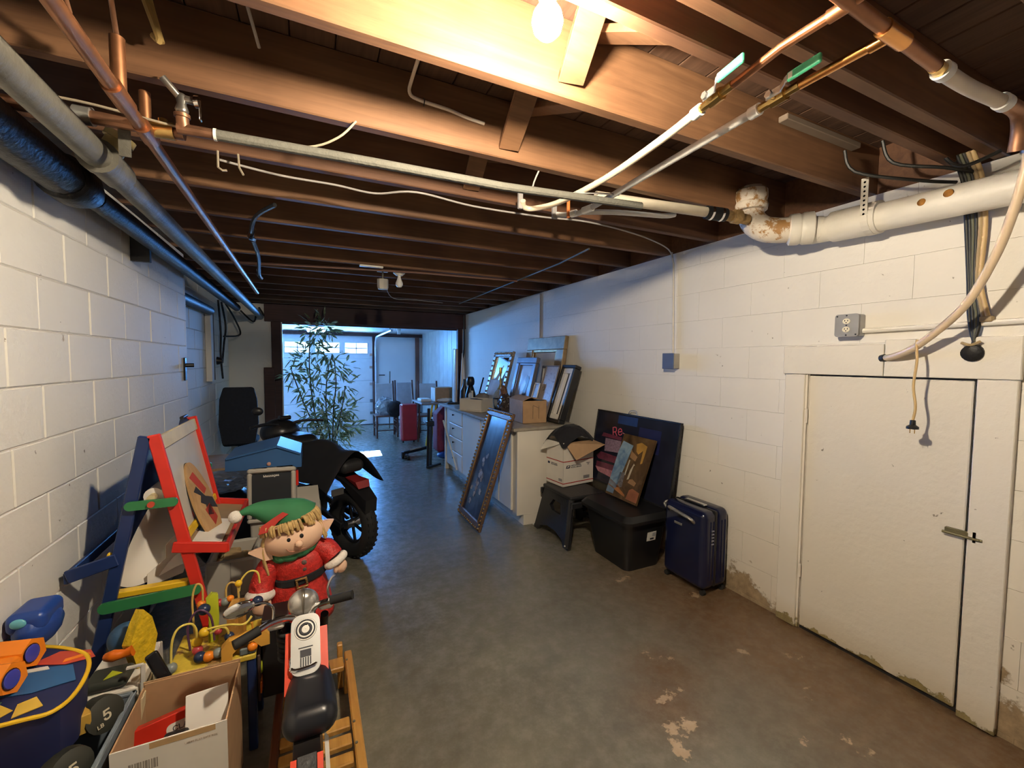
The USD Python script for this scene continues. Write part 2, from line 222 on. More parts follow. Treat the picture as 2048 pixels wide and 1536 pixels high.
# ceiling: planks + joists + bridging
ce = T('ceiling', 'open basement ceiling of dark wooden joists under plank subfloor', 'ceiling', (0, 0, ZJ), kind='structure')
P(ce, 'underlay', B(-1.4, -1.9, 2.66, 2.9, 7.6, 2.70), sub)
x = -1.18
while x < 2.7: P(ce, 'plank', B(x, -1.7, 2.632, x + .138, 7.5, 2.655, .003), sub, False); x += .142
for k, y in enumerate([-1.08, -.615, -.15, .385, .735, .85, 1.19, 1.655, 2.118, 2.545, 3.02, 3.49, 3.97, 4.48, 4.91, 5.42, 5.88, 6.36, 6.84, 7.28]):
    P(ce, 'joist', B(-1.12, y, ZJ + .003 * (k % 3), 2.62, y + .043, 2.631, .004), [jw, jw3, jw2][(k * 2 + 1) % 3] if k not in (6, 7) else jw3, False)
for y0, y1 in ((.895, 1.188), (1.235, 1.653), (1.70, 2.116)):
    P(ce, 'bridging_brace', seg((.76, y1 - .004, 2.435), (.70, y0 + .008, 2.60), .085, .022, (0, 0, 1), .002), jw3, False, 'diagonal bridging brace with rough pale edge')
    P(ce, 'bridging_brace', seg((.88, y0 + .008, 2.435), (.82, y1 - .004, 2.60), .085, .022, (0, 0, 1), .002), jw3, False)
P(ce, 'bridging_brace', seg((.86, .735, 2.44), (1.05, .43, 2.60), .085, .03, (0, 0, 1), .002), jw3, False)
P(ce, 'ledger_strip', B(1.80, 1.15, 2.56, 2.35, 1.19, 2.585, .003), M('grey_wood', (.2, .15, .11), .7), False)
for xx in (-1.16, 2.60): P(ce, 'rim_board', B(xx, -1.7, 2.40, xx + .04, 7.45, 2.631), jw2, False)
# block walls
wm = wallmat('painted_block', (.80, .77, .71), (.62, .55, .45), (.52, .40, .27), .28); wmr = wallmat('painted_block_right', (.83, .79, .72), (.72, .64, .52), (.45, .33, .20), .55)
mort = M('painted_mortar', (.60, .56, .50), .7, bump=.3)
rng = np.random.default_rng(3)
def blocks(par, fn, y0, y1, z0, z1, off, hole=None, gap=.004, amp=.0022):
    zi = 0; z = .026 - .2032
    while z < z1 - .02:
        a0, a1 = max(z, z0), min(z + .2032, z1); y = y0 - ((y0 - off - .203 * (zi % 2)) % .4064); zi += 1
        while y < y1 - .01:
            b0, b1 = max(y, y0), min(y + .4064, y1)
            if b1 - b0 > .02 and a1 - a0 > .02 and not (hole and b0 < hole[1] and b1 > hole[0] and a0 < hole[2]):
                P(par, 'block', fn(b0 + gap / 2, b1 - gap / 2, a0 + gap / 2, a1 - gap / 2, rng.uniform(-amp, amp)), wm if par is not wr else wmr, False)
            elif hole and b1 - b0 > .02 and a1 - a0 > .02:
                for c0, c1, d0, d1 in ((b0, min(b1, hole[0]), a0, a1), (max(b0, hole[1]), b1, a0, a1), (max(b0, hole[0]), min(b1, hole[1]), max(a0, hole[2]), a1)):
                    if c1 - c0 > .02 and d1 - d0 > .01: P(par, 'block', fn(c0 + gap / 2, c1 - gap / 2, d0 + gap / 2, d1 - gap / 2, rng.uniform(-amp, amp)), wmr, False)
            y += .4064
        z += .2032
wr = None
wl = T('wall_left', 'white painted concrete block wall on the left', 'wall', (XL, 2, 0), kind='structure')
P(wl, 'mortar', B(XL - .19, -1.7, 0, XL - .005, 4.245, ZJ), mort, False)
P(wl, 'plain_wall', B(XL - .02, -1.7, 0, XL, .30, ZJ), wm, False)
blocks(wl, lambda b0, b1, a0, a1, e: B(XL - .12, b0, a0, XL + e, b1, a1, .004), .30, 4.25, 0, ZJ, 2.385)
wc = T('wall_recess', 'white painted wall set back beyond the end of the left block wall', 'wall', (-1.09, 6, 0), kind='structure')
P(wc, 'mortar', B(-1.25, 4.2, 0, -1.095, YH, ZJ), mort, False)
blocks(wc, lambda b0, b1, a0, a1, e: B(-1.2, b0, a0, -1.09 + e, b1, a1, .004), 4.25, YH, 0, ZJ, 4.4)
wr = T('wall_right', 'white painted block wall on the right with peeling paint near the floor', 'wall', (XR, 3, 0), kind='structure')
P(wr, 'mortar', [B(XR + .005, -1.7, 0, XR + .2, .80, ZJ), B(XR + .005, 1.44, 0, XR + .2, 10.7, ZJ), B(XR + .005, .80, 1.5, XR + .2, 1.44, ZJ), B(XR + .08, .80, 0, XR + .2, 1.44, 1.5)], mort, False)
P(wr, 'plain_wall', B(XR, -1.7, 0, XR + .02, .30, ZJ), wmr, False)
blocks(wr, lambda b0, b1, a0, a1, e: B(XR + e * .6, b0, a0, XR + .06, b1, a1, .0006), .30, YH, 0, ZJ, .2, (.78, 1.45, 1.49), gap=.0006, amp=.0003)
wb = T('wall_back', 'white wall beside the garage opening', 'wall', (-.8, YH, 0), kind='structure')
P(wb, 'panel', B(-1.1, YH, 0, -.52, YH + .1, ZJ), wm, False); P(wb, 'panel', B(2.50, YH, 0, XR, YH + .1, ZJ), wm, False)
P(wb, 'fill', B(-1.2, YH + .03, 2.1, 2.7, YH + .12, 2.66), beamw, False)
wf = T('wall_front', 'plain painted wall closing the basement behind the camera', 'wall', (0, -1.7, 0), kind='structure'); P(wf, 'panel', B(-1.2, -1.8, 0, 2.75, -1.7, 2.66), M('dim_wall', (.42, .38, .32), .8), False)
tb = T('trim_1', 'dark brown beam and posts framing the garage opening', 'beam', (1, YH, 0), kind='structure')
P(tb, 'header', B(-.62, YH - .05, 2.125, XR, YH + .06, ZJ, .004), beamw, False); P(tb, 'post', B(-.535, YH - .045, 0, -.405, YH + .06, 2.125, .004), beamw, False); P(tb, 'post', B(2.415, YH - .045, 0, 2.50, YH + .06, 2.125, .004), beamw, False)
P(tb, 'lower_board', B(-.64, YH - .07, 0, -.5, YH - .045, 1.43, .004), beamw, False); P(tb, 'edge_strip', B(-.405, YH + .0, 0, -.39, YH + .055, 2.125), M('white_trim', (.75, .75, .74), .5), False)
# crawl space door + trims
trimm = wallmat('door_paint', (.80, .75, .665), (.62, .53, .37), (.38, .30, .14), .10, 9.); doorm = wallmat('door_paint_slab', (.77, .715, .62), (.57, .48, .33), (.33, .26, .11), .11, 7.)
dr = T('door_1', 'low cream painted crawlspace door in the right wall', 'door', (XR, 1.1, 0), kind='structure')
P(dr, 'slab', B(XR - .010, .786, .022, XR + .03, 1.446, 1.478, .004), doorm, False); P(dr, 'dark_gap', B(XR + .004, .765, 0, XR + .06, 1.46, 1.492), soot, False)
for y, z in ((1.449, 1.25), (1.449, .35)): P(dr, 'hinge', cyl((XR - .018, y, z - .04), (XR - .018, y, z + .04), .006), trimm)
bt = P(dr, 'slide_bolt', [B(XR - .028, .765, .80, XR - .010, .845, .828, .003), B(XR - .028, .745, .79, XR - .026, .755, .835)], M('dull_brass', (.22, .20, .12), .4, .7)); P(dr, 'bolt_rod', cyl((XR - .03, .725, .806), (XR - .03, .85, .806), .006), M('dull_brass', (.22, .20, .12)))
tm = T('trim_2', 'cream board trim around the crawlspace door', 'trim', (XR, 1.1, 0), kind='structure')
P(tm, 'side_board', B(XR - .028, 1.462, .005, XR - .002, 1.572, 1.485, .003), trimm, False); P(tm, 'side_board', B(XR - .028, .655, .005, XR - .002, .772, 1.485, .003), trimm, False)
P(tm, 'head_board', B(XR - .028, 1.10, 1.487, XR - .002, 1.585, 1.645, .003), trimm, False); P(tm, 'head_board', B(XR - .028, .650, 1.487, XR - .002, 1.097, 1.665, .003), trimm, False); P(tm, 'stop_strip', B(XR - .015, 1.452, .005, XR, 1.463, 1.485), trimm, False)
# garage
gw = M('garage_drywall', (.72, .73, .74), .6, var=.05, sc=2.); gl = T('wall_garage_left', 'white garage side wall on the left', 'wall', (-1.25, 9, 0), kind='structure'); P(gl, 'panel', B(-1.35, YH + .1, 0, -1.22, 10.8, 2.3), gw, False)
gb = T('wall_garage_back', 'white drywall beside the garage door', 'wall', (2, YG, 0), kind='structure')
P(gb, 'panel', B(1.36, YG, 0, XR, YG + .1, 2.3), gw, False); P(gb, 'panel', B(-1.3, YG, 2.13, 1.36, YG + .1, 2.3), gw, False); P(gb, 'joint_strip', B(1.40, YG - .004, 1.02, 2.42, YG, 1.03), gw, False)
P(gb, 'door_header', B(-1.25, YG - .05, 2.115, XR, YG + .0, 2.19, .004), beamw, False); P(gb, 'corner_post', B(2.36, YG - .08, 0, 2.45, YG - .002, 2.115, .004), wood('post_wood', (.26, .12, .09), (.17, .07, .05), 2, .6), False); P(gb, 'jamb', B(1.335, YG - .06, 0, 1.40, YG, 2.115, .004), beamw, False)
gr = T('wall_garage_right', 'pale vertical panelling along the right side of the garage', 'wall', (XR, 9, 0), kind='structure')
y = YH + .11
while y < YG - .1: P(gr, 'panel', B(XR - .03, y, 0, XR + .1, min(y + .292, YG), 2.3, .006), M('pale_panel', (.66, .72, .72), .45, var=.12, sc=5.), False); y += .3
gc = T('ceiling_garage', 'white drywall ceiling of the garage', 'ceiling', (1, 9, 2.2), kind='structure'); P(gc, 'panel', B(-1.35, YH + .06, 2.21, 2.75, 10.8, 2.30), gw, False)
gd = T('door_2', 'white sectional garage door with a row of small lit windows', 'garage door', (.08, YG, 0), kind='structure')
dw = M('garage_door_white', (.74, .77, .80), .45, var=.04)
for k in range(4):
    z0, z1 = .01 + .527 * k, .01 + .527 * (k + 1) - .003
    if k < 3: P(gd, 'section', B(-1.2, YG + .01, z0, 1.34, YG + .055, z1, .006), dw, False)
    else:
        P(gd, 'section', [B(-1.2, YG + .01, z0, 1.34, YG + .055, 1.70), B(-1.2, YG + .01, 1.96, 1.34, YG + .055, z1)] + [B(a, YG + .01, 1.70, b, YG + .055, 1.96) for a, b in zip([-1.2] + [q + .26 for q in WINX[::-1]], [q - .26 for q in WINX[::-1]] + [1.34])], dw, False)
glass = pane('window_glass', (.98, .99, 1.))
for x in WINX:
    w = P(gd, 'window_frame', frame(.54, .28, .022, .012, fr((x, YG + .006, 1.83), (1, 0, 0), (0, 0, 1)))[0] + frame(.54, .28, .022, .012, fr((x, YG + .006, 1.83), (1, 0, 0), (0, 0, 1)))[1], dw, False)
    P(gd, 'muntin', [B(x - .011, YG + .012, 1.70, x + .011, YG + .034, 1.96), B(x - .26, YG + .012, 1.819, x + .26, YG + .034, 1.841)], dw, False)
    P(gd, 'pane', B(x - .26, YG + .035, 1.70, x + .26, YG + .038, 1.96), glass, False)
for z in (.25, .55, .95, 1.35, 1.65): P(gd, 'hinge', B(1.27, YG - .012, z, 1.345, YG + .01, z + .06, .003), steel, False)
P(gd, 'backing', B(-1.22, YG + .05, 0, 1.36, YG + .06, 1.66), dw, False); P(gd, 'backing', B(-1.22, YG + .05, 1.98, 1.36, YG + .06, 2.14), dw, False)
P(gd, 'bottom_seal', B(-1.2, YG - .01, 0, 1.34, YG + .05, .012), rubber, False)
# ================= CEILING SERVICES =================
bm = usdkit.material(stage, '/World/Looks/bulb_glow', {'e': ('emission', dict(color=BULB_C, strength=BULB_L))}, [], surface='e.emission')
lb = T('light_bulb', 'lit bare bulb glowing under the joists near the camera', 'light bulb', (.50, .878, 2.30))
P(lb, 'glass_bulb', lathe([(.004, -.040), (.019, -.036), (.031, -.023), (.036, -.004), (.032, .014), (.021, .031), (.0135, .042)], tr(.50, .878, 2.325), 24), bm, True)
P(lb, 'socket', lathe([(.0135, .042), (.02, .044), (.024, .06), (.022, .066)], tr(.50, .878, 2.325), 20), white, True)
frost = M('frosted_bulb', (.85, .83, .8), .25, var=0)
l2 = T('ceiling_lampholder', 'white porcelain lampholder with an unlit bulb under the far joists', 'lamp', (.76, 4.15, 2.24))
P(l2, 'glass_bulb', lathe([(.003, -.11), (.022, -.106), (.034, -.085), (.034, -.07), (.024, -.045), (.015, -.02), (.014, 0)], tr(.77, 4.13, 2.35), 20), frost, True); P(l2, 'holder', lathe([(.014, -.002), (.03, 0), (.055, .02), (.055, .036)], tr(.77, 4.13, 2.35), 20), white, True)
l3 = T('hanging_junction_box', 'small grey metal box hanging from a short stem beside the unlit bulb', 'box', (.63, 4.2, 2.2))
P(l3, 'stem', cyl((.63, 4.2, 2.32), (.63, 4.2, 2.40), .008), iron); P(l3, 'box', lathe([(.0, 0), (.045, .006), (.052, .03), (.052, .10), (.0, .105)], tr(.63, 4.2, 2.215), 8), M('pale_metal', (.55, .52, .46), .5, .3), 20); P(l3, 'mount', B(.58, 4.17, 2.385, .68, 4.23, 2.40, .003), white)
O('ballast_label', 'small white tag on the underside of a far joist', 'label', B(.40, 3.96, 2.372, .60, 4.0, 2.388, .003), white)
# long pipes beside the left wall
cp = T('copper_pipe', 'long copper pipe running along the joists near the left wall', 'pipe', (-.45, 3, 2.25))
P(cp, 'tube', tube([(-.435, -.2, 2.245), (-.452, 1.8, 2.25), (-.505, 5.3, 2.262)], .0185, 14), copper); P(cp, 'tee', cyl((-.449, 1.45, 2.249), (-.450, 1.56, 2.249), .0235), copper); P(cp, 'tee', cyl((-.447, 1.66, 2.249), (-.449, 1.76, 2.249), .0235), copper)
P(cp, 'stub', cyl((-.450, 1.51, 2.25), (-.450, 1.51, 2.40), .017), copper); P(cp, 'stub', cyl((-.449, 1.71, 2.25), (-.449, 1.71, 2.37), .015), copper); P(cp, 'rod', cyl((-.450, 1.51, 2.40), (-.42, 1.35, 2.50), .006), coppero)
P(cp, 'rod', cyl((-.51, 1.42, 2.38), (-.49, 1.27, 2.46), .006), coppero)
ip = T('iron_waste_pipe', 'thick grey iron pipe running along the top of the left wall', 'pipe', (-.65, 3, 2.2))
P(ip, 'pipe', tube([(-.598, -.3, 2.192), (-.608, 1.85, 2.2), (-.665, 7.36, 2.185)], .040, 18), iron); P(ip, 'coupling', [cyl((-.607, 1.86, 2.2), (-.608, 2.0, 2.2), .050), cyl((-.607, 1.83, 2.2), (-.607, 1.86, 2.2), .055)], iron); P(ip, 'branch_hub', [cyl((-.607, 1.9, 2.22), (-.57, 1.9, 2.29), .034), cyl((-.575, 1.9, 2.28), (-.565, 1.9, 2.30), .042)], M('aged_brass', (.42, .33, .15), .5, .6))
bp = T('black_drain_pipe', 'black cast iron pipe close against the left wall', 'pipe', (-.83, 3, 2.2))
P(bp, 'pipe', tube([(-.80, 2.35, 2.212), (-.795, 2.7, 2.21), (-.84, 6.4, 2.205)], .045, 16), soot); P(bp, 'pipe', tube([(-.79, .2, 2.225), (-.80, 2.12, 2.205)], .068, 18), soot); P(bp, 'hub', lathe([(.05, 0), (.082, .01), (.085, .10), (.07, .16), (.05, .22)], at((-.80, 2.1, 2.207), (0, 1, 0)), 20), soot, True)
P(bp, 'hanger', B(-.905, 3.1, 2.10, -.82, 3.13, 2.25), soot)
cr = T('cross_water_pipe', 'grey insulated water pipe crossing below the joists', 'pipe', (.3, 1.6, 2.26))
P(cr, 'insulation', tube([(-.262, 1.66, 2.262), (.22, 1.635, 2.262), (.72, 1.62, 2.262), (1.45, 1.62, 2.30)], .0165, 12), M('grey_insulation', (.12, .115, .095), .9, bump=.4)); P(cr, 'copper_end', tube([(-.36, 1.665, 2.262), (-.26, 1.66, 2.262)], .016, 12), coppero)
P(cr, 'band', cyl((-.266, 1.66, 2.262), (-.258, 1.66, 2.262), .0185), white); P(cr, 'tee', [cyl((-.345, 1.665, 2.262), (-.345, 1.655, 2.30), .017), cyl((-.345, 1.655, 2.292), (-.345, 1.654, 2.302), .021)], coppero)
hb = T('hose_valve', 'chrome hose valve with small lever above the cross pipe', 'valve', (-.345, 1.65, 2.30))
P(hb, 'body', [lathe([(.012, 0), (.018, .012), (.012, .03), (.016, .05), (.009, .06)], tr(-.345, 1.655, 2.302), 14), cyl((-.345, 1.655, 2.345), (-.385, 1.63, 2.388), .010), cyl((-.345, 1.655, 2.35), (-.31, 1.65, 2.345), .011)], M('old_chrome', (.35, .33, .3), .3, .9), True); P(hb, 'lever', [cyl((-.31, 1.65, 2.345), (-.298, 1.648, 2.345), .018), B(-.30, 1.642, 2.29, -.294, 1.658, 2.35, .002)], chrome)
op = T('old_supply_pipe', 'brown iron supply pipe with couplings under the second joist at left', 'pipe', (-.6, 1.72, 2.27))
P(op, 'pipe', tube([(-.90, 1.74, 2.275), (-.35, 1.70, 2.262)], .019, 12), coppero); P(op, 'coupling', cyl((-.615, 1.722, 2.27), (-.575, 1.718, 2.269), .026), M('zinc', (.5, .5, .47), .4, .8)); P(op, 'elbow_cap', [cyl((-.43, 1.706, 2.264), (-.375, 1.702, 2.264), .025), cyl((-.405, 1.704, 2.28), (-.405, 1.704, 2.297), .012)], brass); P(op, 'strap', B(-.52, 1.72, 2.17, -.49, 1.724, 2.26), iron, False)
O('pale_cable', 'pale thin cable sagging below the joists beside the hose valve', 'cable', tube([(-.80, 1.72, 2.30), (-.6, 1.69, 2.295), (-.40, 1.68, 2.275), (-.2, 1.68, 2.26), (.0, 1.67, 2.285), (.1, 1.65, 2.33), (.16, 1.64, 2.395)], .004, 8, 5), M('cream_cable', (.34, .28, .2), .6))
O('joist_wire', 'thin grey wire stapled along the bottom of the fourth joist up to the wall conduit', 'wire', tube([(-.33, 2.17, 2.382), (-.11, 2.2, 2.372), (.12, 2.24, 2.386), (.30, 2.22, 2.37), (.48, 2.12, 2.372), (.80, 2.18, 2.375), (1.2, 2.15, 2.37), (1.5, 2.12, 2.375), (1.95, 2.2, 2.38), (2.35, 2.35, 2.38), (2.535, 2.47, 2.36)], .005, 7, 6), M('grey_cable', (.36, .33, .31), .7))
O('loose_wire', 'thin grey wire drooping between the second and third joists', 'wire', tube([(.93, 1.69, 2.40), (.93, 1.75, 2.33), (1.0, 1.70, 2.31), (1.15, 1.62, 2.31), (1.3, 1.60, 2.32)], .004, 6, 5), MT['grey_cable'])
O('stapled_cable', 'white electrical cable bent and stapled to the face of the second joist', 'cable', tube([(.365, 1.42, 2.63), (.352, 1.60, 2.58), (.350, 1.643, 2.545), (.39, 1.647, 2.531), (.50, 1.647, 2.524), (.57, 1.647, 2.513), (.65, 1.647, 2.507)], .0065, 8, 6), M('white_cable', (.74, .66, .55), .5))
O('cable_staple', 'thin black staple over the white cable', 'staple', tube([(.405, 1.652, 2.545), (.405, 1.638, 2.53), (.405, 1.652, 2.515)], .002, 6), black)
hk = M('hook_wire', (.34, .28, .2), .5)
O('wire_hook', 'bent wire hook hanging from the third joist above the cross pipe', 'hook', tube([(-.325, 2.1, 2.39), (-.325, 2.1, 2.325), (-.31, 2.1, 2.315), (-.295, 2.1, 2.318)], .0045, 6), hk)
O('wire_hook', 'straight wire hook end beside the bent hook', 'hook', tube([(-.255, 2.1, 2.39), (-.25, 2.08, 2.33), (-.235, 2.07, 2.30)], .0045, 6), hk)
O('wood_peg', 'yellowish cable loop hanging in front of the first lit joist at top left', 'cable', [tube([(-.425, 1.58, 2.63), (-.405, 1.58, 2.56), (-.378, 1.585, 2.468), (-.395, 1.60, 2.482)], .009, 8, 4), tube([(-.41, 1.60, 2.63), (-.395, 1.60, 2.55), (-.376, 1.60, 2.468)], .008, 8, 3)], M('old_cable', (.45, .30, .10), .7))
O('grey_hanging_wire', 'thin grey wire beside the yellowish cable loop', 'wire', tube([(-.17, 1.4, 2.63), (-.15, 1.5, 2.58), (-.13, 1.6, 2.53)], .005, 6, 4), MT['grey_cable'])
st = T('metal_strap', 'black metal strap with bright folded ends hanging under the far left joists', 'strap', (-.33, 3.3, 2.3))
P(st, 'strap', tube([(-.16, 2.65, 2.38), (-.27, 2.85, 2.36), (-.315, 3.08, 2.31), (-.32, 3.5, 2.27), (-.40, 4.35, 2.29)], .012, 6, 4), soot); P(st, 'end_clip', tube([(-.30, 3.02, 2.33), (-.325, 3.09, 2.30), (-.31, 3.14, 2.30)], .016, 6, 3), chrome); P(st, 'end_clip', tube([(-.395, 4.3, 2.33), (-.40, 4.38, 2.29), (-.385, 4.42, 2.27)], .016, 6, 3), chrome)
O('far_gas_pipe', 'thin reddish pipe crossing beneath the far joists', 'pipe', tube([(-.75, 4.36, 2.375), (.5, 4.09, 2.375), (.99, 4.02, 2.375), (1.9, 3.9, 2.36)], .012, 8), M('reddish_pipe', (.34, .2, .16), .35, .8))
O('thin_conduit', 'thin rusty pipe slanting along the ceiling near the right wall', 'pipe', tube([(1.85, 2.6, 2.372), (1.90, 3.1, 2.37), (1.95, 5.9, 2.372)], .008, 8), iron)
O('far_wire', 'thin pale wire sagging beyond the unlit bulb', 'wire', tube([(.66, 4.2, 2.23), (.80, 4.6, 2.20), (1.1, 4.9, 2.24), (1.5, 5.2, 2.27)], .004, 6, 5), MT['grey_cable'])
# water lines with ball valves
pex = M('cream_pipe', (.74, .60, .44), .4, var=.06); pexw = M('white_pipe', (.68, .66, .62), .4, var=.06); tape = M('white_fitting', (.82, .80, .76), .4, var=.04)
def valve(t, p, q, s):
    p, q = V(*p), V(*q); u = nrm(q - p); side = nrm(np.cross(u, (0, 0, 1))); d = V(0, 0, -1); lw = side
    P(t, 'pipe_collar', cyl(p - u * .02, p + u * .012, .0185, n=16), tape)
    P(t, 'valve_body', [cyl(p + u * .012, p + u * .05, .0125, n=8), cyl(p + u * .05, p + u * .095, .019, n=8), cyl(p + u * .095, p + u * .135, .0125, n=8), cyl(p + u * .07 + lw * .01, p + u * .07 + lw * .036, .009)], brass)
    c = p + u * .07 + lw * .034
    P(t, 'lever', [mv(cube((.05, .022, .004), .0015), fr(c + u * .012, u, d)), mv(cube((.04, .02, .004), .0015), fr(c + u * .048 + lw * .012, u + lw * .75, d)), mv(cube((.07, .02, .004), .0015), fr(c + u * .10 + lw * .025, u, d)), cyl(c - lw * .002, c + lw * .01, .011, n=6)], M('lever_steel', (.55, .55, .54), .3, .9))
    g = P(t, 'lever_grip', rbox(-.045, -.013, -.006, .045, .013, .006, .0055, 1, fr(c + u * .115 + lw * .025, u, d)), M('green_vinyl', (.06, .36, .19), .35)); P(t, 'grip_print', mv(cube((.012, .016, .0008)), fr(c + u * .082 + lw * .0315, u, d)), white)
w1 = T('water_line', 'cream water line with a green lever valve, the left of the two under the ceiling', 'water pipe', (1.05, 1.2, 2.33))
P(w1, 'cream_tube', tube([(.965, 1.92, 2.345), (.985, 1.945, 2.325), (1.03, 1.93, 2.32), (1.10, 1.80, 2.32), (1.14, 1.5, 2.325), (1.13, 1.2, 2.33), (1.105, 1.00, 2.33)], .0135, 12, 6), pex); valve(w1, (1.103, .985, 2.33), (1.075, .78, 2.33), 1)
P(w1, 'copper_tube', tube([(1.088, .862, 2.33), (1.065, .70, 2.33), (1.072, .55, 2.33), (1.075, .45, 2.34)], .0115, 12), copper); P(w1, 'collar', cyl((1.07, .60, 2.33), (1.072, .56, 2.33), .015), copper)
w2 = T('water_line', 'white water line with a green lever valve, the right of the two under the ceiling', 'water pipe', (1.24, 1.2, 2.33))
P(w2, 'white_tube', tube([(1.20, 1.99, 2.335), (1.245, 1.93, 2.322), (1.285, 1.82, 2.322), (1.275, 1.4, 2.326), (1.262, .92, 2.33)], .0135, 12, 6), pexw); valve(w2, (1.262, .905, 2.33), (1.25, .7, 2.33), 1)
P(w2, 'copper_tube', tube([(1.256, .775, 2.33), (1.262, .575, 2.33)], .0115, 12), M('bright_copper', (.75, .36, .12), .25, 1.)); P(w2, 'tee_joint', [cyl((1.276, 1.85, 2.322), (1.29, 1.79, 2.322), .018), cyl((1.25, 1.92, 2.322), (1.262, 1.89, 2.322), .018)], tape)
P(w2, 'branch_tube', tube([(1.28, 1.87, 2.322), (1.45, 1.80, 2.325), (1.72, 1.755, 2.335), (1.80, 1.745, 2.35)], .013, 10, 5), pexw)
O('pipe_clip', 'orange plastic clip holding the water lines to a joist', 'clip', [B(1.225, 1.915, 2.30, 1.24, 1.93, 2.40, .003)], M('orange_clip', (.65, .18, .04), .5))
O('pipe_block', 'grey wood peg beside the end of the cream water line', 'peg', B(.948, 1.93, 2.31, .972, 1.95, 2.40, .003), M('grey_peg', (.30, .28, .27), .7))
O('pipe_block', 'grey wood peg beside the end of the white water line', 'peg', B(1.175, 1.98, 2.31, 1.20, 2.0, 2.40, .003), MT['grey_peg'])
vp = T('vent_pipe', 'cream plastic vent pipe running into black rubber coupling at the rusty elbow', 'pipe', (1.9, 1.62, 2.35))
P(vp, 'tube', tube([(1.30, 1.78, 2.375), (1.60, 1.72, 2.365), (1.93, 1.63, 2.345)], .026, 14), M('cream_pvc', (.70, .62, .48), .5)); P(vp, 'rubber_coupling', cyl((1.91, 1.635, 2.345), (2.02, 1.605, 2.338), .034), rubber); P(vp, 'clamp', [cyl((1.93, 1.63, 2.344), (1.942, 1.627, 2.343), .0365), cyl((1.985, 1.614, 2.34), (1.997, 1.611, 2.339), .0365)], chrome); P(vp, 'rusty_end', [cyl((2.02, 1.605, 2.338), (2.17, 1.585, 2.33), .027), cyl((2.06, 1.59, 2.333), (2.10, 1.58, 2.33), .036)], M('rusty_brass', (.42, .28, .12), .7, .3, var=.4, sc=40., bump=.6))
ci = M('painted_iron', (.70, .62, .52), .5, var=.08, bump=.25, dirt=(.38, .20, .07), dsc=17., dth=.50); ciw = M('white_soil_pipe', (.74, .70, .62), .4, var=.06, bump=.1)
sp_ = T('soil_pipe', 'large white soil pipe with a rusty elbow along the top of the right wall', 'pipe', (2.4, 1.2, 2.25))
P(sp_, 'elbow', tube([(2.235, 1.615, 2.52), (2.235, 1.615, 2.40), (2.238, 1.60, 2.335), (2.262, 1.555, 2.285), (2.31, 1.50, 2.268), (2.345, 1.455, 2.266)], .066, 20, 5), ci, True, 'rusty patchy elbow'); P(sp_, 'elbow_hub', [lathe([(.066, -.05), (.083, -.045), (.087, -.02), (.078, .0), (.084, .02), (.082, .06), (.068, .07)], at((2.235, 1.615, 2.44), (0, 0, 1)), 24)], ci, 40)
P(sp_, 'pipe_hub', [lathe([(.063, -.06), (.080, -.05), (.082, -.01), (.076, 0), (.083, .012), (.083, .055), (.066, .062)], at((2.375, 1.425, 2.264), (.62, -.78, 0)), 24)], ciw, 40)
P(sp_, 'pipe', tube([(2.37, 1.43, 2.266), (2.43, 1.36, 2.255), (2.445, 1.25, 2.245), (2.445, -.4, 2.19)], .0645, 22, 6), ciw); P(sp_, 'coupling', cyl((2.443, 1.30, 2.25), (2.446, 1.10, 2.243), .076, n=24), ciw)
for y, z, r in ((.93, 2.243, .014), (.845, 2.252, .015)): P(sp_, 'rust_spot', lathe([(0, .001), (r * .5, .0012), (r, 0), (r * 1.15, -.004)], at((2.3812, y, z), (-1, 0, .05)), 14), M('rust', (.33, .14, .02), .8, var=.4, sc=60.), True)
ps = T('pipe_hanger_strap', 'white perforated strap looped under the soil pipe', 'strap', (2.39, 1.16, 2.2)); strapm = M('strap_white', (.70, .66, .58), .5)
P(ps, 'strap', [B(2.368, 1.12, 2.25, 2.371, 1.15, 2.42), *[seg((2.445 - .078 * math.cos(a), 1.135, 2.245 - .078 * math.sin(a)), (2.445 - .078 * math.cos(a + .32), 1.135, 2.245 - .078 * math.sin(a + .32)), .003, .03, (0, 1, 0)) for a in np.arange(0, 2.9, .31)]], strapm, False)
for k in range(8): P(ps, 'hole', lathe([(0, 0), (.005, 0)], at((2.3675, 1.135, 2.40 - .021 * k), (-1, 0, 0)), 10), ink, False)
# big copper across to white pvc, right
bc = T('copper_main', 'thick tarnished copper main with tee joining a white plastic pipe at upper right', 'pipe', (1.5, .55, 2.33))
P(bc, 'tube', tube([(.7, .545, 2.33), (1.50, .57, 2.33)], .0155, 16), M('dull_copper', (.28, .125, .06), .4, .85, var=.3)); P(bc, 'tee_sleeve', [cyl((1.215, .562, 2.33), (1.315, .564, 2.33), .0195), cyl((1.262, .563, 2.33), (1.262, .61, 2.33), .0145)], MT['bright_copper'])
P(bc, 'brass_adapter', cyl((1.495, .57, 2.33), (1.525, .571, 2.33), .017), brass); P(bc, 'plastic_tube', tube([(1.525, .571, 2.33), (1.7, .575, 2.336), (1.90, .56, 2.335)], .019, 14, 5), M('pvc_cream', (.66, .56, .44), .45)); P(bc, 'end_collar', cyl((1.525, .571, 2.33), (1.553, .57, 2.33), .0235), tape); P(bc, 'end_collar', cyl((1.875, .56, 2.335), (1.91, .559, 2.335), .0235), tape)
P(bc, 'elbow', tube([(1.91, .559, 2.335), (1.99, .555, 2.33), (2.03, .56, 2.29), (2.05, .57, 2.23)], .021, 12, 5), coppero)
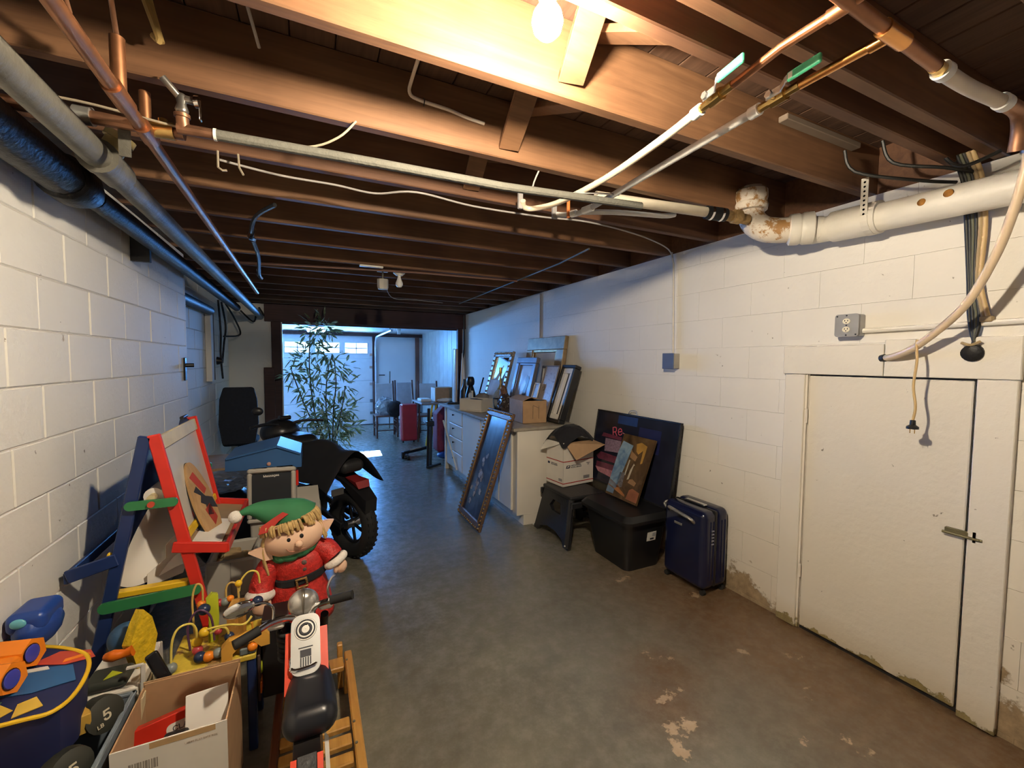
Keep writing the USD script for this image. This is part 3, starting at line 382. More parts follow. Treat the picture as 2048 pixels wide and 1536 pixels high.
O('upper_rod', 'thin grey pipe with brass end near the top edge at right', 'pipe', [tube([(.93, .50, 2.45), (1.10, .56, 2.47)], .012, 10), cyl((1.09, .555, 2.469), (1.115, .565, 2.472), .017)], M('grey_rod', (.42, .38, .3), .5, .5))
# hose and cables at right
ho = T('clear_hose', 'thick cream hose curving down from the ceiling across the wall above the door', 'hose', (2.4, .8, 1.9))
P(ho, 'hose', tube([(2.27, .60, 2.36), (2.285, .61, 2.24), (2.31, .64, 2.10), (2.345, .69, 1.95), (2.39, .78, 1.78), (2.45, .93, 1.64), (2.50, 1.03, 1.59), (2.535, 1.09, 1.578)], .0155, 12, 6), M('hose_cream', (.72, .56, .38), .25)); P(ho, 'dark_end', cyl((2.535, 1.09, 1.578), (2.545, 1.11, 1.575), .0185), soot); P(ho, 'metal_ferrule', cyl((2.268, .60, 2.37), (2.280, .605, 2.29), .02), steel)
pc = T('plug_cord', 'hanging tan cord ending in a black two-pin plug over the small door', 'cord', (2.42, .92, 1.3))
P(pc, 'cord', tube([(2.455, .945, 1.655), (2.44, .94, 1.63), (2.42, .928, 1.56), (2.42, .935, 1.45), (2.415, .922, 1.36), (2.415, .928, 1.30)], .0052, 8, 6), M('tan_cord', (.60, .42, .20), .5)); P(pc, 'plug', lathe([(.006, .04), (.010, .038), (.011, .018), (.022, .010), (.022, 0)], tr(2.415, .928, 1.26), 14), black, 40); P(pc, 'prong', B(2.413, .919, 1.24, 2.417, .921, 1.262), brass, False); P(pc, 'prong', B(2.413, .935, 1.24, 2.417, .937, 1.262), brass, False)
cb = M('black_cable', (.018, .018, .016), .5); cg = M('greenish_cable', (.10, .10, .06), .6); ct = M('tan_cable', (.38, .28, .15), .7)
for i, (y, m, z1) in enumerate([(.838, cb, 1.60), (.828, cb, 1.62), (.818, cg, 1.61), (.808, cb, 1.63), (.796, ct, 1.75), (.783, MT['tan_cord'], 1.74)]):
    lab = ['black wall cable nearest the outlet box in the vertical bundle', 'second black cable in the vertical wall bundle', 'greenish cable in the middle of the wall bundle', 'black cable behind the greenish cable in the wall bundle', 'tan cable in the wall bundle ending at a clamp', 'yellow-tan cable at the right edge of the wall bundle'][i]
    O('wall_cable', lab, 'cable', tube([(2.45, y + .02, 2.42), (2.50, y, 2.30), (2.535, y - .005, 2.12), (2.54, y - .02 + .004 * i, 1.9), (2.54, y - .03, 1.74), (2.54, .79 + .004 * (i - 2) if i < 4 else y - .03, z1)], .0075 if i < 4 else .009, 8, 5), m, True, 'cables down the right wall')
O('cable_clamp', 'tan clamp block at the foot of the wall cables', 'clamp', B(2.53, .738, 1.725, 2.56, .778, 1.75, .004), ct)
pw = T('pipe_sleeve', 'dark round pipe stub sticking out above the small door where the cables enter', 'pipe', (2.53, .79, 1.6)); P(pw, 'sleeve', lathe([(.024, 0), (.034, .005), (.036, .03), (.034, .045)], at((2.562, .79, 1.605), (-1, 0, -.25)), 18), soot, True); P(pw, 'tie', tube([(2.515, .82, 1.64), (2.508, .79, 1.63), (2.515, .762, 1.645)], .006, 6, 4), ct)
for i, (a, b, c) in enumerate([((2.30, 1.0, 2.42), (2.38, .86, 2.36), (2.5, .80, 2.34)), ((2.25, 1.12, 2.42), (2.36, .95, 2.34), (2.52, .87, 2.33)), ((2.38, .86, 2.40), (2.37, .80, 2.34), (2.38, .70, 2.36))]):
    O('ceiling_cable', ['dark cable looping down from the ceiling onto the soil pipe', 'long dark cable arching behind the soil pipe', 'short dark wire loop hanging over the soil pipe'][i], 'cable', tube([(a[0] - .03, a[1] + .03, a[2] + .1), a, b, c], .007, 7, 5), cb)
# outlet, boxes, conduits on the right wall
ob = T('outlet_box', 'grey metal box with two cream outlets on the right wall above the small door', 'outlet', (2.53, 1.25, 1.745)); bx = M('box_steel', (.40, .40, .40), .45, .6)
F = fr((2.508, 1.25, 1.745), (0, -1, 0), (0, 0, 1)); P(ob, 'box', B(2.512, 1.195, 1.69, 2.563, 1.305, 1.80, .005), bx, False); P(ob, 'cover_plate', mv(prism(rrect(.108, .116, .014), .006, np.eye(4)), F), bx)
for s in (-1, 1):
    o = P(ob, 'outlet', mv(prism(Polygon([(.017 * math.cos(a), .0145 * math.sin(a)) for a in np.arange(0, 6.28, .3)]), .009, tr(0, s * .021, 0)), F), M('ivory', (.80, .74, .58), .4)); P(o, 'slot', [mv(cube((.0028, .008, .002)), F @ tr(dx, s * .021 + .003, .009)) for dx in (-.0065, .0065)] + [mv(cyl((0, 0, 0), (0, 0, .002), .0028, n=10), F @ tr(0, s * .021 - .007, .008))], ink, False)
P(ob, 'screw', [mv(cyl((0, 0, 0), (0, 0, .002), .004, n=8), F @ tr(a, b, .006)) for a, b in ((-.043, .048), (.043, -.048), (0, 0), (0, .05), (0, -.05))], ink)
O('wall_conduit', 'white painted horizontal conduit running right from the outlet box', 'conduit', tube([(2.548, 1.20, 1.715), (2.55, .3, 1.728)], .0125, 12), wmr)
O('switch_conduit', 'thin white vertical conduit down the right wall to the grey box', 'conduit', tube([(2.545, 2.49, 2.40), (2.547, 2.47, 2.3), (2.547, 2.45, 1.62)], .0085, 10), M('conduit_white', (.66, .62, .56), .5))
gb_ = T('switch_box', 'blue-grey metal box at the foot of the vertical conduit on the right wall', 'box', (2.53, 2.45, 1.56)); P(gb_, 'box', B(2.50, 2.395, 1.50, 2.563, 2.50, 1.615, .004), M('box_side', (.42, .40, .36), .5, .4), False); P(gb_, 'cover', B(2.492, 2.39, 1.497, 2.50, 2.505, 1.618, .002), M('box_blue', (.12, .14, .2), .5, .3), False)
O('far_wall_conduit', 'thin dark conduit on the right wall above the gilt frame', 'conduit', cyl((2.552, 4.58, 1.55), (2.552, 4.58, 2.38), .009), MT['grey_cable'])
O('post_cable', 'black cable hanging beside the right post of the garage opening', 'cable', tube([(2.50, 7.30, 2.36), (2.50, 7.30, 1.75), (2.47, 7.32, 1.55), (2.47, 7.33, 1.2)], .016, 8, 4), cb)
# left wall end clutter
bd = T('wall_board', 'narrow dark wooden board fixed upright on the recessed left wall', 'board', (-1.07, 6.1, 1.7)); P(bd, 'board', B(-1.088, 6.02, 1.30, -1.04, 6.14, 2.14, .004), M('old_board', (.13, .10, .075), .8), False); P(bd, 'cap', B(-1.088, 5.90, 1.29, -1.03, 6.02, 2.14, .004), wm, False)
O('wall_bell', 'black round electrical fitting on the recessed left wall board', 'fitting', lathe([(.0, .06), (.03, .055), (.045, .02), (.05, 0)], at((-1.04, 6.25, 1.53), (1, 0, 0)), 14), black)
for i, pts in enumerate([[(-1.05, 6.5, 2.3), (-1.04, 6.55, 1.9), (-1.04, 6.5, 1.6), (-1.04, 6.6, 1.3)], [(-1.05, 6.72, 2.3), (-1.03, 6.85, 2.0), (-1.04, 6.75, 1.75), (-1.05, 6.66, 1.5)], [(-1.03, 6.9, 2.3), (-.95, 7.1, 2.1), (-.9, 7.1, 1.9), (-1.03, 6.7, 1.85)], [(-.9, 7.2, 2.25), (-.75, 7.25, 2.1), (-.7, 7.25, 2.22), (-.62, 7.3, 2.2), (-.68, 7.3, 2.32)]]):
    O('tangled_cable', ['straight black cable hanging in the left recess', 'wavy black cable hanging in the left recess', 'looped black cable in the back corner of the left recess', 'coiled black cable beside the end of the iron pipe'][i], 'cable', tube(pts, .012, 7, 6), cb)
O('recess_pipe_box', 'black pipe stub crossing the top of the recessed wall', 'pipe', cyl((-1.03, 4.4, 2.10), (-1.03, 5.85, 2.10), .05), soot)
O('recess_outlet', 'small cream outlet at the back of the left recess', 'outlet', B(-1.088, 6.75, 1.48, -1.06, 6.85, 1.62, .006), MT['ivory'])
pd = T('wall_latch', 'black metal latch with paint scar at the end of the left block wall', 'latch', (XL, 4.15, 1.46)); P(pd, 'plate', B(XL, 4.12, 1.38, XL + .012, 4.17, 1.56, .003), black, False); P(pd, 'knob', cyl((XL, 4.14, 1.50), (XL + .06, 4.16, 1.50), .016), black)
# ================= RIGHT SIDE =================
cabm = M('cabinet_paint', (.78, .73, .64), .45, var=.05, sc=3.); cabt = M('counter_laminate', (.36, .32, .26), .4, var=.2, sc=12.)
cb_ = T('base_cabinet', 'long white base cabinet with four drawers and doors against the right wall', 'cabinet', (2.03, 4.7, 0))
P(cb_, 'body', [B(1.72, 3.50, .10, 2.36, 3.52, .90, .002), B(1.79, 3.50, 0, 2.36, 3.52, .10), B(1.72, 5.84, 0, 2.36, 5.87, .90), B(1.735, 3.52, .10, 2.36, 5.84, .89), B(1.79, 3.52, 0, 1.81, 5.84, .10)], cabm, False)
P(cb_, 'counter', B(1.675, 3.485, .90, 2.375, 6.02, .928, .003), cabt, False)
for z0, z1 in ((.715, .885), (.535, .705), (.345, .525), (.115, .335)):
    d = P(cb_, 'drawer', B(1.712, 5.08, z0, 1.737, 5.62, z1, .006), cabm, False); P(cb_, 'drawer_knob', lathe([(.006, 0), (.006, .012), (.013, .018), (.012, .026), (.0, .03)], at((1.712, 5.40, (z0 + z1) / 2 + .03), (-1, 0, 0)), 12), soot, True)
for y0, y1 in ((4.44, 5.06), (3.92, 4.42), (3.62, 3.90)): P(cb_, 'cupboard_door', B(1.714, y0, .115, 1.737, y1, .885, .005), cabm, False)
O('cabinet_strip', 'thin white strip leaning against the far drawers of the base cabinet', 'strip', seg((1.655, 5.72, .72), (1.70, 5.25, .12), .02, .012, r=.002), white)
# leaning framed things; u = -y, normal -x
def lean(xb, xt, y0, y1, z0, z1):
    b, t = V(xb, (y0 + y1) / 2, z0), V(xt, (y0 + y1) / 2, z1); return fr((b + t) / 2, (0, -1, 0), t - b), abs(y1 - y0), np.linalg.norm(t - b)
gold = M('gilt', (.38, .23, .085), .35, .7, var=.35, sc=40., bump=.4); goldd = M('dark_gilt', (.14, .08, .05), .45, .3, var=.3, sc=30.)
F, w, h = lean(1.335, 1.675, 3.47, 4.07, .012, 1.065)
t = T('leaning_painting', 'tall dark flower painting in an ornate gilt frame leaning on the white cabinet', 'painting', (1.45, 3.77, 0))
hs, vs = frame(w, h, .075, .03, F, .008)
for a in hs: P(t, 'frame_rail', a, goldd, False)
for k, a in enumerate(vs): P(t, 'frame_rail', a, goldd, False)
P(t, 'canvas', mv(cube((w - .14, h - .14, .008)), F @ tr(0, 0, -.004)), paint('night_flowers', [(.30, (.012, .016, .04)), (.5, (.03, .045, .10)), (.66, (.07, .09, .17)), (.8, (.16, .17, .22))], 2.2, 2.5, .22, (3, 1, 7)), False)
rngp = np.random.default_rng(8)
for k in range(15): a, b = rngp.normal(-.04, .07), rngp.normal(-.10, .12); P(t, 'painted_flower', mv(prism(Polygon([(q * math.cos(s), q * math.sin(s)) for s, q in zip(np.arange(0, 6.2, .5), rngp.uniform(.014, .038, 13))]), .0008, tr(np.clip(a, -.17, .17), b, .0006 + .0002 * k)), F), [M('petal_pale', (.36, .29, .27), .4, var=.2, sc=40.), M('petal_brown', (.20, .13, .10), .4, var=.3, sc=40.)][k % 2], False)
bead = []
for s in (-1, 1):
    for k in range(30): bead.append(sph((F @ V(s * (w / 2 - .02), -h / 2 + .03 + k * (h - .06) / 29, .018, 1))[:3], .011, 1, (1, 1, .9)))
for s in (-1, 1):
    for k in range(13): bead.append(sph((F @ V(-w / 2 + .04 + k * (w - .08) / 12, s * (h / 2 - .02), .018, 1))[:3], .010, 1))
P(t, 'carved_beading', bead, gold, True, kind='stuff')
for s in (-1, 1): P(t, 'inner_bead', cyl((F @ V(s * (w / 2 - .068), -h / 2 + .07, .016, 1))[:3], (F @ V(s * (w / 2 - .068), h / 2 - .07, .016, 1))[:3], .006, n=8), gold)
def framed(name, label, cat, geo, rail, mat, inner, depth=.03, art=None, rails2=None, group=None):
    F, w, h = lean(*geo); c = F[:3, 3]; t = T(name, label, cat, (c[0], c[1], geo[4]), group)
    hs, vs = frame(w, h, rail, depth, F, .006)
    for a in hs + vs: P(t, 'frame_rail', a, mat, False)
    if rails2:
        for a in sum(frame(w - 2 * rail + .004, h - 2 * rail + .004, rails2[0], depth * .6, F, .003), []): P(t, 'mat_board', a, rails2[1], False)
    P(t, 'picture', mv(cube((w - 1.9 * rail, h - 1.9 * rail, .006)), F @ tr(0, 0, -depth * .2)), inner, False); return t, F, w, h
olds = M('gilt_old', (.32, .23, .13), .45, .4, var=.3, sc=14.); silv = M('silver_gilt', (.42, .38, .34), .35, .6, var=.3, sc=40., bump=.4)
t, F, w, h = framed('gilt_picture', 'large empty gilt frame leaning high on the wall behind the others', 'picture frame', (2.40, 2.53, 3.93, 4.80, .93, 1.83), .15, olds, M('canvas_back', (.50, .44, .36), .8, var=.2, sc=4.), .05, rails2=(.03, gold))
t, F, w, h = framed('mirror_frame', 'mirror in a carved silver frame at the far end of the cabinet top', 'mirror', (2.17, 2.37, 4.92, 5.52, .93, 1.675), .075, silv, M('mirror_glass', (.85, .87, .9), .03, 1., var=0), .04)
P(t, 'carving', [sph((F @ V(-w / 2 + .05 + k * (w - .1) / 7, h / 2 - .03, .022, 1))[:3], .026, 1, (1, .7, .6)) for k in range(8)] + [sph((F @ V(s * (w / 2 - .03), -h / 2 + .06 + k * (h - .12) / 9, .022, 1))[:3], .024, 1, (.6, 1, .6)) for k in range(10) for s in (-1, 1)], silv, True, kind='stuff')
pw_ = M('pewter_frame', (.16, .17, .22), .4, .4, var=.2); t, F, w, h = framed('framed_picture', 'blue-grey stepped frame with a seated figure picture', 'picture', (2.17, 2.33, 4.20, 4.70, .93, 1.59), .07, pw_, M('picture_pale', (.34, .33, .40), .3, var=.1, sc=5.), .045, rails2=(.025, pw_))
ps_ = T
P(t, 'painted_figure', mv(prism([(-.06, -.18), (.10, -.18), (.10, -.05), (.13, .06), (.10, .12), (.05, .13), (.03, .07), (.06, .03), (.02, -.06), (-.02, -.14)], .001, tr(0, 0, -.004)), F), M('figure_dark', (.06, .05, .05), .4), False)
P(t, 'painted_figure', mv(prism([(-.12, -.20), (-.02, -.20), (.03, -.07), (.00, -.06), (-.07, -.16)], .001, tr(0, 0, -.0035)), F), M('figure_pale', (.55, .53, .55), .4), False)
t, F, w, h = framed('framed_picture', 'pale speckled print in a thin frame, second of the frames from the near end', 'picture', (2.19, 2.36, 3.80, 4.08, .93, 1.505), .016, M('thin_frame', (.22, .18, .16), .4), paint('speckled_print', [(.30, (.10, .08, .08)), (.42, (.42, .36, .34)), (.60, (.46, .40, .38)), (.72, (.20, .12, .12))], 18., 1., .35), .016)
t, F, w, h = framed('framed_picture', 'white matted picture in a deep black box frame nearest the camera on the cabinet', 'picture', (2.22, 2.42, 3.54, 3.79, .93, 1.505), .035, M('black_frame', (.02, .02, .022), .4), M('black_art', (.02, .018, .018), .4), .075, rails2=(.055, paper))
t, F, w, h = framed('framed_picture', 'small white and dark print behind the speckled print', 'picture', (2.16, 2.27, 4.05, 4.18, .93, 1.31), .018, white, M('small_print', (.40, .38, .42), .4, var=.4, sc=30.), .015)
t, F, w, h = framed('framed_picture', 'narrow blue framed print above the small white print', 'picture', (2.30, 2.37, 4.09, 4.19, .93, 1.50), .03, pw_, M('navy_print', (.03, .05, .16), .3), .015, rails2=(.02, white))
O('plain_canvas', 'pale blank canvas board with dark side leaning before the mirror', 'canvas', mv(cube((.34, .38, .03), .003), lean(2.13, 2.24, 5.04, 5.36, .93, 1.30)[0]), M('canvas_pale', (.62, .62, .62), .6))
O('picture_stick', 'thin dark stick leaning on the wall behind the bottles', 'stick', seg((2.10, 5.60, .93), (2.15, 5.45, 1.32), .014, .014), soot)
# lamp and bottles
la = T('crystal_lamp', 'cut glass table lamp base with brass neck and candle socket', 'lamp', (2.12, 4.80, .928)); gls = M('cut_glass', (.75, .80, .85), .05, .0, var=0, trans=.6)
P(la, 'foot', lathe([(.06, 0), (.065, .01), (.05, .025), (.02, .03)], tr(2.12, 4.80, .93), 16), soot); P(la, 'glass_body', lathe([(.03, .03), (.065, .05), (.085, .10), (.08, .15), (.088, .18), (.07, .24), (.03, .28)], tr(2.12, 4.80, .93), 10), gls, False); P(la, 'metal_collar', lathe([(.088, .150), (.094, .158), (.088, .166)], tr(2.12, 4.80, .93), 16), soot); P(la, 'neck', lathe([(.045, .27), (.02, .31), (.012, .34), (.016, .38), (.009, .42), (.012, .46), (.02, .47)], tr(2.12, 4.80, .93), 14), MT['aged_brass'], True); P(la, 'socket', lathe([(.018, .47), (.020, .50), (.016, .54)], tr(2.12, 4.80, .93), 14), brass)
fg = T('penguin_bottle', 'black and white figure-shaped bottle on the far cabinet top', 'bottle', (1.95, 5.42, .928)); P(fg, 'body', lathe([(.05, 0), (.075, .03), (.07, .16), (.045, .25), (.03, .29)], tr(1.95, 5.42, .93), 18), black, True); P(fg, 'white_belly', sph((1.925, 5.365, 1.06), .045, 2, (.6, .6, 1.5)), white); P(fg, 'head', lathe([(.03, .28), (.05, .30), (.055, .34), (.05, .375), (.04, .40), (.03, .405)], tr(1.95, 5.42, .93), 18), black, True)
O('dark_bottle', 'slim dark bottle beside the black and white figure bottle', 'bottle', lathe([(.05, 0), (.055, .02), (.055, .20), (.02, .28), (.018, .36), (.0, .365)], tr(1.93, 5.62, .93), 18), black)
O('grey_bag', 'grey cloth bundle beside the crystal lamp', 'bag', blob((2.08, 5.32, 1.02), (.11, .10, .10), 4), M('grey_cloth', (.25, .23, .22), .9))
O('dark_ornament', 'dark carved ornament between the lamp and the brown box', 'ornament', blob((2.02, 4.42, 1.05), (.09, .11, .12), 6, .3, 5.), M('dark_carving', (.05, .035, .03), .4))
O('brown_ornament', 'brown carved ornament standing behind the brown box', 'ornament', blob((2.09, 4.64, 1.09), (.05, .06, .16), 9, .3, 5.), M('brown_carving', (.18, .09, .05), .5))
# boxes on counter
sb = T('small_box', 'small white carton with a lidded rim on the cabinet top', 'box', (1.93, 4.95, .928)); Fb = fr((1.86, 4.96, .93), (.84, .54, 0), (-.54, .84, 0)); P(sb, 'lid_tray', mv(cube((.27, .37, .012), .002), Fb @ tr(0, 0, .006)), cardw, False)
for q in tray(-.12, -.17, .012, .12, .17, .15, .006): P(sb, 'side', mv(q, Fb), cardw, False)
P(sb, 'dark_contents', mv(blob((0, 0, .10), (.10, .14, .05), 3), Fb), blkfab); P(sb, 'rod', mv(cyl((.05, .1, .1), (.05, .1, .24), .012), Fb), white)
bb = T('brown_box', 'brown cardboard box with loose top flaps on the near cabinet top', 'box', (2.03, 3.90, .928)); Fb = fr((2.03, 3.90, .93), (1, -.08, 0), (.08, 1, 0))
for q in tray(-.13, -.19, 0, .13, .19, .225, .005): P(bb, 'side', mv(q, Fb), card, False)
P(bb, 'flap', mv(surf(lambda u, v: np.stack([-.13 + .15 * u, -.19 + .38 * v, .225 + .035 * np.sin(u * 2.2)], -1), 6, 4, .004), Fb), card); P(bb, 'flap', mv(surf(lambda u, v: np.stack([.13 - .15 * u, -.19 + .38 * v, .226 + .02 * u], -1), 5, 4, .004), Fb), card)
P(bb, 'ink_mark', [mv(cube((.003, .0008, .13)), Fb @ tr(x, -.1906, .11)) for x in (-.02, .045)] + [mv(seg((-.02, -.1906, .18), (.045, -.1906, .15), .003, .0008, (0, 1, 0)), Fb)], ink, False)
O('counter_trim', 'loose dark trim strip lying along the far cabinet top', 'strip', seg((1.75, 5.85, .94), (2.05, 5.86, .94), .05, .02, r=.003), soot)
wbd = T('upright_plank', 'pale board standing upright on the far end of the cabinet', 'board', (1.86, 5.93, .928)); P(wbd, 'board', mv(cube((.03, .16, .78), .003), fr((1.90, 5.95, 1.33), (1, 0, 0), (.0, 1, .0)) @ rot(3, (1, 0, 0))), M('raw_board', (.52, .44, .36), .7), False); P(wbd, 'white_edge', mv(cube((.004, .05, .76), .001), fr((1.883, 5.94, 1.33), (1, 0, 0), (0, 1, 0)) @ rot(3, (1, 0, 0))), white, False)
O('paper_cone', 'tall pale rolled paper cone beside the upright board', 'roll', cyl((2.02, 5.93, .93), (2.01, 5.95, 1.66), .055, .006), paper)
# step stool
sk = M('stool_plastic', (.016, .016, .018), .42, var=.15, bump=.15); so = T('step_stool', 'black folding plastic step stool under the postal box', 'stool', (2.08, 3.15, 0))
hole = [(-.10, .235), (.04, .235), (.095, .27), (.05, .33), (-.07, .325)]
def leg(xb, xt, hole=hole): return mv(prism(Polygon([(-.285, 0), (-.21, 0), (-.17, .05), (-.05, .085), (.08, .085), (.19, .05), (.225, 0), (.295, 0), (.225, .40), (-.215, .40)], [hole]), .03, np.eye(4)), fr((xb, 3.145, 0), (0, 1, 0), (xt - xb, 0, .40)))
P(so, 'leg_panel', leg(1.87, 1.945), sk, False); P(so, 'leg_panel', leg(2.34, 2.27, [(-.15, .12), (.15, .12), (.12, .36), (-.12, .36)]), sk, False)
for y in (2.90, 3.40): P(so, 'side_brace', seg((1.92, y, .352), (2.28, y, .352), .03, .05, r=.006), sk, False)
P(so, 'top', rbox(1.93, 2.92, .385, 2.30, 3.385, .418, .012, 1), sk, False); P(so, 'corner_post', cyl((1.865, 2.875, .02), (1.945, 2.935, .39), .028, n=10), sk); P(so, 'foot_rivet', sph((1.845, 2.865, .045), .007, 1), white); P(so, 'foot_rivet', sph((1.853, 3.42, .03), .007, 1), white)
# postal box
pbx = T('postal_box', 'white printed postal carton with open brown flap on the step stool', 'box', (2.17, 3.32, .418)); F = fr((2.025, 3.186, .42), (.361, .046, 0), (-.046, .361, 0)); W, L, Hh = .364, .245, .40
for q in tray(0, 0, 0, W, L, Hh, .005): P(pbx, 'side', mv(q, F), cardw, False)
redp = M('postal_red', (.42, .05, .04), .6, var=0); blup = M('postal_ink', (.025, .03, .07), .6, var=0)
for z in (.03, .228): P(pbx, 'red_stripe', [mv(cube((W, .001, .008)), F @ tr(W / 2, -.0005, z)), mv(cube((.001, L, .008)), F @ tr(-.0005, L / 2, z))], redp, False)
FF = F @ tr(0, -.0004, 0) @ fr((0, 0, 0), (1, 0, 0), (0, 0, 1)); FL = F @ fr((-.0004, 0, 0), (0, -1, 0), (0, 0, 1))
P(pbx, 'eagle_logo', mv(prism([(0, 0), (.045, 0), (.052, .026), (.01, .026)], .0008, tr(.03, .165, 0)), FF), blup, False); P(pbx, 'eagle_wing', mv(prism([(.013, .008), (.036, .012), (.044, .021), (.018, .019)], .0008, tr(.03, .165, .0006)), FF), cardw, False)
P(pbx, 'lettering', text('UNITED STATES', .011, FF @ tr(.15, .186, 0), .0008), blup, False); P(pbx, 'lettering', text('POSTAL SERVICE', .011, FF @ tr(.152, .169, 0), .0008), blup, False)
P(pbx, 'lettering', text('PRIORITY', .007, FF @ tr(.30, .19, 0), .0008), blup, False); P(pbx, 'lettering', text('MAIL', .007, FF @ tr(.30, .178, 0), .0008), blup, False)
P(pbx, 'barcode', [mv(cube((.0026 if k % 3 else .005, .03, .0008)), FF @ tr(.245 + k * .0062, .062, 0)) for k in range(12)], blup, False)
P(pbx, 'logo', mv(cube((.03, .02, .0008)), FL @ tr(-.21, .19, 0)), blup, False); P(pbx, 'lettering', text('UNITED STATES', .008, FL @ tr(-.13, .194, 0), .0008), blup, False); P(pbx, 'lettering', text('POSTAL SERVICE', .008, FL @ tr(-.13, .182, 0), .0008), blup, False); P(pbx, 'barcode', [mv(cube((.003, .024, .0008)), FL @ tr(-.06 + k * .007, .06, 0)) for k in range(7)], blup, False)
P(pbx, 'flap', mv(hull([(W - .01 - (W - .02) * 0, -.001, Hh), (.012, -.001, Hh), (.08, -.085, Hh - .145), (W + .03, -.12, Hh - .03), (W - .01, .004, Hh), (.012, .004, Hh), (.08, -.08, Hh - .147), (W + .03, -.115, Hh - .034)]), F), card, False, 'folded-out brown flap'); P(pbx, 'flap', mv(hull([(-.001, .02, Hh), (-.001, L, Hh), (-.06, L + .02, Hh - .10), (-.003, .02, Hh - .004), (-.004, L, Hh), (-.062, L + .02, Hh - .10)]), F), cardw, False)
def dome(u, v): a = (u - .5) * 2; b = (v - .5) * 2; r = np.sqrt(a * a + b * b); z = np.clip(1 - r ** 2.4 * .5, 0, 1) * .185 + .03 * (meshkit.fbm(np.stack([a * 3, b * 3, 0 * a], -1), 3, 3) - .5); return np.stack([W / 2 + a * W * .56, L / 2 + b * L * .62, Hh - .045 + z], -1)
jk = surf(dome, 26, 22); O('folded_jacket', 'dark folded cloth heaped on top of the postal carton', 'cloth', mv(trimesh.util.concatenate([jk, mv(blob((W / 2, L / 2, Hh - .08), (W * .42, L * .42, .09), 5, .05), np.eye(4))]), F), blkfab, True)
# tote
tm_ = M('tote_plastic', (.010, .010, .011), .38, var=.2); to = T('storage_tote', 'black plastic storage tote with a domed lid beside the stool', 'tote', (2.23, 2.6, 0))
def rr(x0, x1, y0, y1, z, r): return [(cx + r * math.cos(a), cyy + r * math.sin(a), z) for cx, cyy, a0 in ((x1 - r, y1 - r, 0), (x0 + r, y1 - r, 90), (x0 + r, y0 + r, 180), (x1 - r, y0 + r, 270)) for a in np.radians(np.arange(a0, a0 + 91, 15))]
P(to, 'tub', hull(rr(2.075, 2.40, 2.385, 2.80, 0, .05) + rr(2.02, 2.43, 2.325, 2.86, .39, .06)), tm_); P(to, 'rim', hull(rr(1.995, 2.445, 2.295, 2.885, .375, .06) + rr(1.99, 2.45, 2.29, 2.89, .40, .06)), tm_); P(to, 'lid', hull(rr(1.99, 2.45, 2.29, 2.89, .40, .06) + rr(2.02, 2.42, 2.32, 2.86, .437, .06)), tm_)
Fq = fr((2.27, 2.3455, .255), (1, 0, 0), (0, -.14, 1)); P(to, 'label', mv(cube((.085, .07, .002)), Fq @ tr(0, 0, .002)), white, False); P(to, 'label_print', mv(cube((.035, .014, .001)), Fq @ tr(.005, -.02, .0035)), ink, False); P(to, 'label_print', mv(cube((.03, .03, .001)), Fq @ tr(.022, .012, .0035)), M('label_grey', (.4, .4, .42), .5), False)
# posters
F, w, h = lean(2.412, 2.515, 2.315, 3.325, .44, 1.085); pk = T('poster_board', 'large dark framed night scene picture leaning on the wall above the tote', 'picture', (2.46, 2.82, .44))
P(pk, 'board', mv(cube((w, h, .016)), F), paint('night_scene', [(.3, (.010, .011, .02)), (.6, (.018, .02, .04)), (.8, (.02, .03, .09))], 2., 1., .18), False)
for a in sum(frame(w + .012, h + .012, .014, .026, F, .002), []): P(pk, 'frame_rail', a, black, False)
P(pk, 'hanger_wire', tube([(F @ V(.02, h / 2, 0, 1))[:3], (F @ V(.01, h / 2 + .035, 0, 1))[:3], (F @ V(-.03, h / 2 + .042, 0, 1))[:3], (F @ V(-.075, h / 2 + .033, 0, 1))[:3], (F @ V(-.09, h / 2, 0, 1))[:3]], .003, 6, 4), steel)
P(pk, 'neon_sign', text('Re', .085, F @ tr(-.19, .165, .0082) @ rot(14), .001, False), M('neon_pink', (.62, .10, .16), .4, var=0), False)
def patch(t, F, name, poly, mat, z=.0085): P(t, name, mv(prism(poly, .0008, tr(0, 0, z)), F), mat, False)
plum = M('plum_ink', (.14, .03, .06), .35, var=.5, sc=20.); mauve = M('mauve_ink', (.26, .18, .26), .35, var=.4, sc=50.); pinkk = M('pink_ink', (.42, .17, .22), .35, var=.4, sc=25.)
patch(pk, F, 'painted_diner', [(-.40, .09), (-.12, .09), (-.12, .12), (-.38, .125)], plum); patch(pk, F, 'painted_diner', [(-.33, -.04), (-.12, -.02), (-.12, .085), (-.34, .08)], mauve); patch(pk, F, 'painted_car', [(-.44, -.10), (-.38, -.055), (-.12, -.06), (-.12, -.12), (-.40, -.125)], plum); patch(pk, F, 'painted_street', [(-.43, -.20), (-.12, -.19), (-.12, -.26), (-.38, -.24)], pinkk); patch(pk, F, 'painted_street', [(-.42, -.15), (-.12, -.14), (-.12, -.19), (-.42, -.20)], plum, .0083)
patch(pk, F, 'painted_sky', [(-.20, .235), (.05, .235), (.05, .31), (-.20, .31)], M('sky_ink', (.02, .05, .19), .3, var=.2)); patch(pk, F, 'painted_sky', [(.08, .05), (.33, .05), (.33, .24), (.08, .24)], M('sky_ink2', (.016, .02, .085), .3, var=.2)); patch(pk, F, 'painted_roof', [(-.12, .155), (.05, .128), (.05, .138), (-.12, .165)], pinkk)
F, w, h = lean(2.235, 2.425, 2.475, 2.84, .445, .935); sp2 = T('canvas_painting', 'unframed canvas of old instruments with a blue strip, standing on the tote', 'painting', (2.33, 2.66, .44))
